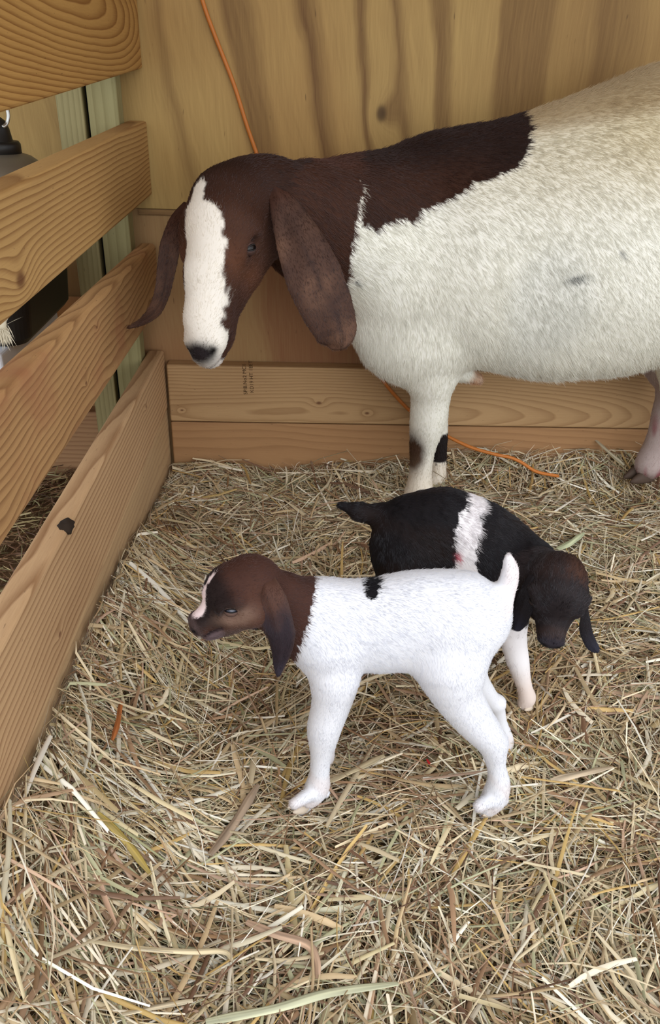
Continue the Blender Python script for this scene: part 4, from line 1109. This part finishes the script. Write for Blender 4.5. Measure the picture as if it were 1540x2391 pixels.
        n = np.interp(P[:, 2], nbz[od], nbx[od]); neck = (Q2[:, 0] < n) & (P[:, 2] > 0.235)
        B = lerp_col(np.tile(rb, (len(P), 1)), dk, 0.55*sstep(smoothnoise(P, 45, 15), -0.1, 0.6))
        l = fr.local(P)
        Hc = lerp_col(np.tile(rb*0.95, (len(P), 1)), srgb(104, 66, 50), sstep(smoothnoise(P, 70, 16), -0.2, 0.5)*0.6)
        face = sstep(l[:, 0], 0.012, 0.03)*sstep(l[:, 2], -0.022, -0.004)
        Hc = lerp_col(Hc, dk, face*0.9)
        Hc = lerp_col(Hc, dk, 0.9*np.exp(-((l[:, 0]-0.050)/0.010)**2)*sstep(l[:, 2], -0.026, -0.014))
        ey = np.exp(-(((l-[0.028, 0, -0.009])/[0.018, 9, 0.010])**2).sum(1)); Hc = lerp_col(Hc, tanf, np.clip(1.5*ey*(np.abs(l[:, 1]) > 0.014), 0, 0.95))
        jaw = sstep(-l[:, 2], 0.018, 0.030)*sstep(l[:, 0], 0.0, 0.03); Hc = lerp_col(Hc, srgb(106, 86, 78), jaw*0.8)
        wv = smoothnoise(P, 500, 22)*0.0012
        w = np.interp(l[:, 0], [0.024, 0.030, 0.035, 0.040, 0.046, 0.057, 0.065, 0.071], [0.0, 0.0035, 0.0040, 0.0008, 0.006, 0.0085, 0.0085, 0.004])
        bl = sstep(w+wv-np.abs(l[:, 1]-0.001), -0.001, 0.001)*(l[:, 2] > -0.014)*(l[:, 0] > 0.024)
        Hc = lerp_col(Hc, srgb(230, 212, 212), bl)
        no = sstep(l[:, 0], 0.067, 0.073)*(l[:, 2] > -0.0215); Hc = lerp_col(Hc, srgb(96, 78, 76), no)
        for sd in (-1, 1):
            q = np.exp(-(((l-[0.0775, 0.0098*sd, -0.0105])/[0.005, 0.0045, 0.0035])**2).sum(1)); Hc = lerp_col(Hc, srgb(26, 18, 20), np.clip(2*q, 0, 1))
        lip = sstep(l[:, 0], 0.042, 0.056)*sstep(-l[:, 2], 0.018, 0.024); Hc = lerp_col(Hc, srgb(112, 94, 98), lip*0.9)
        mo = np.exp(-((l[:, 2]+0.0213-(0.080-l[:, 0])*0.03)/0.0018)**2)*(l[:, 0] > 0.046); Hc = lerp_col(Hc, srgb(44, 30, 34), 0.95*np.clip(mo*1.3, 0, 1))
        hm = (np.linalg.norm(l-[0.025, 0, -0.012], axis=1) < 0.075) & (l[:, 0] > -0.02)
        t = sstep(l[:, 0], -0.03, 0.0)
        B = np.where(hm[:, None], B*(1-t[:, None])+Hc*t[:, None], B)
        return np.where(neck[:, None], B, C)
    set_cols(me, hide(col(s.V)))
    link_mesh('body', me, m_skin, root)
    grow_fur('coat', s, col, int(240000*FUR), 0.0082, 0.00019, root, lift=0.17, gravity=0.2, curl=0.06, seed=21)
    def ecol(P, s_, u_):
        C = lerp_col(np.tile(srgb(88, 60, 50), (len(P), 1)), srgb(50, 40, 46), sstep(u_+0.08*smoothnoise(P, 200, 73)+0.1*np.abs(s_), 0.28, 0.55))
        C = lerp_col(C, srgb(62, 58, 72), 0.6*sstep(u_, 0.7, 0.95)); return lerp_col(C, srgb(96, 72, 62), 0.35*sstep(np.abs(s_), 0.75, 1.0))
    u = px2m(at_y(640, 1450, 0.68), 1)
    e = ear('ear', [at_y(618, 1352, 0.705), at_y(624, 1378, 0.688), at_y(634, 1410, 0.680), at_y(643, 1446, 0.675), at_y(654, 1482, 0.672), at_y(655, 1518, 0.674), at_y(650, 1552, 0.68), at_y(649, 1576, 0.682)],
            np.array([24, 31, 35, 37, 36, 27, 16, 6])*u, -CF-0.1*CR, ecol, root, 0.0035, 0.22, 11000, 0.0042, 0.0002)
    e = ear('ear', [fr(-0.006, -0.030, 0.004), fr(0.0, -0.044, -0.012), fr(0.004, -0.047, -0.034), fr(0.008, -0.045, -0.056), fr(0.010, -0.040, -0.074), fr(0.011, -0.038, -0.080)],
            np.array([0.010, 0.015, 0.018, 0.015, 0.009, 0.002]), -fr.y, ecol, root, 0.0035, 0.2, 4000, 0.0042, 0.0002)
    m_lid = plain('kid_eyelid', srgb(92, 70, 62), 0.7)
    for sd in (1, -1): eye_parts(fr, root, 0.029, 0.0238, -0.0015, 0.0085, sd, m_lid, m_eyeb, 0.30, -0.50)
    hoof('hoof', N(676, 1894, Yf-0.033, 1)[0], N(708, 1888, Yf-0.016, 1)[0], 0.022, m_hoofp, root)
    hoof('hoof', N(725, 1805, 0.785, 1)[0], N(752, 1795, 0.80, 1)[0], 0.022, m_hoofp, root)
    hoof('hoof', N(1120, 1901, Yh-0.028, 1)[0], N(1148, 1893, Yh-0.014, 1)[0], 0.020, m_hoofp, root)
    hoof('hoof', N(1162, 1768, 0.815, 1)[0], N(1186, 1756, 0.826, 1)[0], 0.022, m_hoofp, root)
    return root, s, fr

def black_kid():
    root = empty('goat_kid', tuple(at_z(1080, 1560, 0.0)))
    tag(root, 'black newborn goat kid with a white belly band, head lowered', 'goat')
    s = Sculpt(); k = 0.03
    s.chain([N(955, 1235, 1.02, 84), N(1030, 1238, 1.01, 92), N(1110, 1264, 0.995, 88), N(1168, 1302, 0.98, 80), N(1195, 1332, 0.965, 72)], k=k, sy=0.78, hl=1.0)
    s.cap(N(955, 1290, 1.02, 75), N(1080, 1330, 1.0, 78), k=k, sy=0.85, hl=1.0)
    s.cap(N(1150, 1330, 0.985, 80), N(1170, 1380, 0.97, 70), k=k, sy=0.85, hl=1.0, flow=(0, 0, -1))
    s.chain([N(915, 1215, 1.025, 32), N(885, 1203, 1.03, 24), N(840, 1195, 1.03, 19), N(797, 1180, 1.035, 9)], k=0.012, hl=0.8)
    # neck to the head
    s.chain([N(1175, 1312, 0.975, 72), N(1230, 1326, 0.95, 60), N(1285, 1348, 0.90, 54)], k=0.025, sy=0.85, hl=0.9)
    # near foreleg
    fl = [N(1178, 1370, 0.945, 58), N(1188, 1440, 0.935, 40), N(1200, 1505, 0.928, 28), N(1209, 1545, 0.922, 24), N(1218, 1582, 0.917, 18), N(1226, 1612, 0.913, 16), N(1230, 1630, 0.91, 18), N(1222, 1645, 0.908, 13)]
    s.chain(fl[:2], k=0.02, hl=0.9, flow=(0, 0, -1)); s.limb(fl[1:], k=0.012, hl=0.42)
    # far foreleg, behind the head
    g = [N(1225, 1350, 1.0, 52), N(1245, 1390, 1.03, 32), N(1262, 1425, 1.06, 22), N(1275, 1450, 1.09, 15), N(1284, 1470, 1.095, 16)]
    s.chain(g, k=0.015, hl=0.6)
    # hind legs, behind the white kid
    for (px, Y0, Yf) in ((955, 1.0, 1.055), (985, 1.06, 1.11)):
        A = at_y(px, 1300, Y0); s.chain([(A, 0.055), (A+[0.0, 0, -0.07], 0.042)], k=0.025, hl=0.9, flow=(0, 0, -1))
        s.chain([(A+[0.0, 0, -0.07], 0.042), (np.array([A[0]-0.03, Yf, 0.115]), 0.022), (np.array([A[0]-0.025, Yf, 0.06]), 0.013), (np.array([A[0]-0.02, Yf, 0.025]), 0.016), (np.array([A[0]-0.008, Yf, 0.008]), 0.013)], k=0.012, hl=0.6)
    O = at_y(1304, 1360, 0.885)
    fr = Frame(O, (-0.20, -0.90, 0.40), (0.0, 0.42, 0.90), 1.11)
    kid_head(s, fr, 0.7, 1.16, 0.86)
    s.cap((fr(0.012, 0, -0.012), 0.0345*fr.s), (fr(0.064, 0, -0.016), 0.0160*fr.s), k=0.010, lat=fr.y, flow=-fr.x*0.9-fr.z*0.1, hl=0.7)
    me = s.mesh('body', 0.0028)
    black = np.array(srgb(30, 26, 30)); brn = np.array(srgb(62, 40, 32)); white = np.array(srgb(236, 232, 234)); red = np.array(srgb(214, 90, 110))
    bv = BVHTree.FromPolygons([Vector(v) for v in s.V], [tuple(q) for q in s.Q])
    def hit(px, py, Yd=0.98):
        r = bv.ray_cast(Vector(CAM), Vector(ray(px, py)).normalized()); p = np.array(r[0]) if r[0] is not None else at_y(px, py, Yd)
        return p
    band = [hit(*p) for p in ((1090, 1168), (1070, 1205), (1058, 1250), (1060, 1300), (1058, 1335), (1125, 1350), (1108, 1320), (1112, 1280), (1124, 1235), (1120, 1205), (1135, 1190))]
    band = [(p[0], p[2]) for p in band]
    band = [(band[0][0]+0.004, band[0][1]+0.03)]+band[:5]+[(band[4][0]+0.0, band[4][1]-0.12), (band[5][0]+0.01, band[5][1]-0.12)]+band[5:]+[(band[-1][0], band[-1][1]+0.03)]
    rs = hit(1063, 1300); lz = hit(1190, 1470)[2]
    def col(P):
        P = np.asarray(P, float)
        jx = smoothnoise(P, 300, 3)*0.003+smoothnoise(P, 900, 4)*0.002; jz = smoothnoise(P, 300, 8)*0.003
        Q2 = np.stack([P[:, 0]+jx, P[:, 2]+jz], 1)
        C = lerp_col(np.tile(black, (len(P), 1)), srgb(48, 34, 30), 0.6*sstep(smoothnoise(P, 50, 15), 0, 0.6))
        C = np.where(in_poly(Q2, band)[:, None], white, C)
        C = lerp_col(C, red, np.clip((1.1+0.9*smoothnoise(P, 700, 66))*np.exp(-((P[:, 0]-rs[0]-0.002)/0.0038)**2-((P[:, 2]-rs[2])/0.007)**2), 0, 1))
        leg = (P[:, 2]+jz < lz) & (P[:, 0] > rs[0]+0.03) & (P[:, 1] < 0.972); C = np.where(leg[:, None], lerp_col(np.tile(white, (len(P), 1)), srgb(206, 180, 160), 0.6*sstep(-P[:, 2], -0.09, -0.02)), C)
        l = fr.local(P); l[:, 0] = np.where(l[:, 0] > 0.025, 0.025+(l[:, 0]-0.025)/1.16, l[:, 0]); hm = (np.linalg.norm(l-[0.025, 0, -0.012], axis=1) < 0.08) & (l[:, 0] > -0.05)
        Hc = lerp_col(np.tile(srgb(54, 45, 46), (len(P), 1)), srgb(92, 58, 42), sstep(l[:, 2], 0.0, 0.03)*sstep(-l[:, 0], -0.016, 0.004)*(0.2+0.6*sstep(l[:, 1], -0.01, 0.02)))
        Hc = lerp_col(Hc, srgb(30, 24, 28), sstep(l[:, 0], 0.02, 0.04)*0.4)
        Hc = lerp_col(Hc, srgb(78, 60, 56), sstep(l[:, 0], 0.052, 0.062)*0.7)
        Hc = lerp_col(Hc, srgb(58, 52, 60), sstep(l[:, 0], 0.066, 0.071))
        for sd in (-1, 1):
            q = np.exp(-(((l-[0.0775, 0.0098*sd, -0.0105])/[0.005, 0.0045, 0.0035])**2).sum(1)); Hc = lerp_col(Hc, srgb(14, 11, 13), np.clip(2*q, 0, 1))
        return np.where(hm[:, None], Hc, C)
    set_cols(me, hide(col(s.V)))
    link_mesh('body', me, m_skin, root)
    grow_fur('coat', s, col, int(170000*FUR), 0.0100, 0.00023, root, lift=0.13, gravity=0.2, curl=0.22, seed=31, jitter=0.06, clumpf=380, var=(0.86, 1.10), mat=m_furd)
    def ecol(P, s_, u_):
        return lerp_col(np.tile(srgb(34, 29, 32), (len(P), 1)), srgb(44, 44, 58), sstep(u_, 0.5, 0.9))
    Y0 = 0.865; u = px2m(at_y(1370, 1440, Y0), 1)
    e = ear('ear', [at_y(1362, 1345, 0.885), at_y(1369, 1375, 0.872), at_y(1366, 1405, Y0), at_y(1366, 1435, Y0), at_y(1368, 1472, Y0), at_y(1380, 1503, Y0), at_y(1391, 1517, Y0), at_y(1395, 1521, Y0)],
            np.array([8, 11, 14, 16, 15, 15, 11, 4])*u, np.array([-CF*0.7+CR*0.5]*4+[-CF]*4), ecol, root, 0.0035, 0.2, 6000, 0.0042, 0.00022, m_furd)
    tag(e, 'free hanging ear with its tip turned out')
    e = ear('ear', [at_y(1246, 1345, 0.885), at_y(1234, 1375, 0.875), at_y(1226, 1405, 0.872), at_y(1216, 1435, 0.875), at_y(1206, 1462, 0.88), at_y(1202, 1470, 0.882)],
            np.array([14, 20, 23, 22, 14, 4])*u, -CF*0.8-CR*0.6, ecol, root, 0.0035, 0.2, 6000, 0.0042, 0.00022, m_furd)
    m_lid = plain('black_kid_eyelid', srgb(58, 46, 44), 0.6)
    for sd in (1, -1): eye_parts(fr, root, 0.029, 0.0262, -0.0015, 0.0082, sd, m_lid, m_eye, 0.22, -0.3)
    hoof('hoof', N(1218, 1657, 0.897, 1)[0], N(1234, 1650, 0.910, 1)[0], 0.019, m_hoofp, root)
    hoof('hoof', N(1272, 1482, 1.08, 1)[0], N(1290, 1476, 1.10, 1)[0], 0.022, m_hoofd, root)
    return root, s, fr

FUR = 1.0
doe(); white_kid(); black_kid()

# ------------------------------------------------------------------ single stalks and leaves one can point at
def blade(name, label, pts, w, c, cat='straw', lift=0.010, fold=0.3):
    P = np.array([at_z(px, py, 0.0) for px, py in pts]); 
    for it in range(3):
        P = np.array([at_z(px, py, float(hay_h(q[0], q[1]))+lift) for (px, py), q in zip(pts, P)])
    C = smooth_path(P, 5); n = len(C); V = []; Fc = []; CL = []; m = 7
    g = np.random.default_rng(len(label)); cs = g.uniform(0.72, 1.12, m)
    for i in range(n):
        t = C[min(i+1, n-1)]-C[max(i-1, 0)]; t /= np.linalg.norm(t); s = np.cross(t, [0, 0, 1.0]); s /= np.linalg.norm(s)
        u = i/(n-1); hw = px2m(C[i], w)*0.5*(min(1, 0.6+3*u, 0.45+3*(1-u)))*(1+0.08*math.sin(13*u+w))
        tw = 0.45*math.sin(3*u+len(label)); sv = s*math.cos(tw)+np.array([0, 0, 1])*math.sin(tw)*0.6
        for lay in (0, 1):
            for j in range(m):
                k = -1+2*j/(m-1)
                V.append(C[i]+sv*hw*k+np.array([0, 0, hw*fold*(1-abs(k))-0.0006*lay])); CL.append(np.array(c)*cs[j]*(0.9+0.2*math.sin(7*u+j)))
    for i in range(n-1):
        for j in range(m-1):
            a = i*2*m+j; Fc.append((a, a+1, a+2*m+1, a+2*m)); Fc.append((a+m, a+3*m, a+3*m+1, a+m+1))
        a = i*2*m; Fc.append((a, a+2*m, a+3*m, a+m)); a += m-1; Fc.append((a, a+m, a+3*m, a+2*m))
    me = raw_mesh(name, np.array(V), np.array(Fc)); set_cols(me, np.array(CL))
    o = link_mesh(name, me, m_hay); tag(o, label, cat)
BL = [
 ('straw_piece', 'broad grey brown flat blade lying left of the white kid front hoof', [(490, 1995), (545, 1925), (602, 1832)], 22, srgb(172, 150, 128)),
 ('straw_piece', 'broad pale leaf between the white kid front and hind legs', [(770, 1824), (830, 1796), (896, 1764)], 19, srgb(206, 188, 152)),
 ('straw_stalk', 'long pale stalk lying level in the foreground hay, bent at one end', [(205, 2196), (320, 2214), (440, 2222), (520, 2222), (542, 2242)], 13, srgb(222, 204, 166)),
 ('dry_leaf', 'pinkish curled leaf strip in the foreground hay', [(575, 2152), (640, 2180), (715, 2204), (738, 2240), (742, 2285)], 20, srgb(196, 164, 138)),
 ('straw_stalk', 'yellow green stalk slanting through the foreground hay', [(228, 1898), (290, 1960), (352, 2042)], 17, srgb(172, 148, 74)),
 ('straw_piece', 'long pale green blade along the bottom edge of the hay', [(480, 2385), (640, 2355), (770, 2318), (930, 2296)], 20, srgb(206, 206, 172)),
 ('dry_leaf', 'small rust coloured leaf near the low rail', [(282, 1640), (274, 1690), (262, 1728)], 13, srgb(178, 108, 60)),
 ('straw_piece', 'pale green leaf behind the black kid head', [(1300, 1282), (1330, 1268), (1362, 1244)], 15, srgb(190, 196, 160)),
 ('straw_stalk', 'pale stalk leaning by the hind hoof of the doe', [(1374, 1012), (1415, 1050), (1456, 1086)], 9, srgb(214, 206, 180)),
 ('straw_piece', 'broad pale split blade right of the white kid hind hoof', [(1285, 1822), (1350, 1808), (1430, 1790)], 17, srgb(206, 186, 158)),
 ('straw_stalk', 'pale stalk standing up out of the foreground hay like a needle', [(350, 2012), (366, 2090), (384, 2160), (400, 2210)], 10, srgb(226, 212, 178)),
 ('straw_stalk', 'thick pale stalk near the lower edge with a cut end', [(285, 2368), (360, 2352), (450, 2336)], 14, srgb(226, 210, 178)),
 ('red_scrap', 'tiny red scrap in the hay under the white kid', [(996, 1772), (1003, 1784)], 6, srgb(190, 40, 44)),
]
for b_ in BL: blade(*b_, cat=('scrap' if 'scrap' in b_[0] else 'leaf' if 'leaf' in b_[0] else 'straw'))
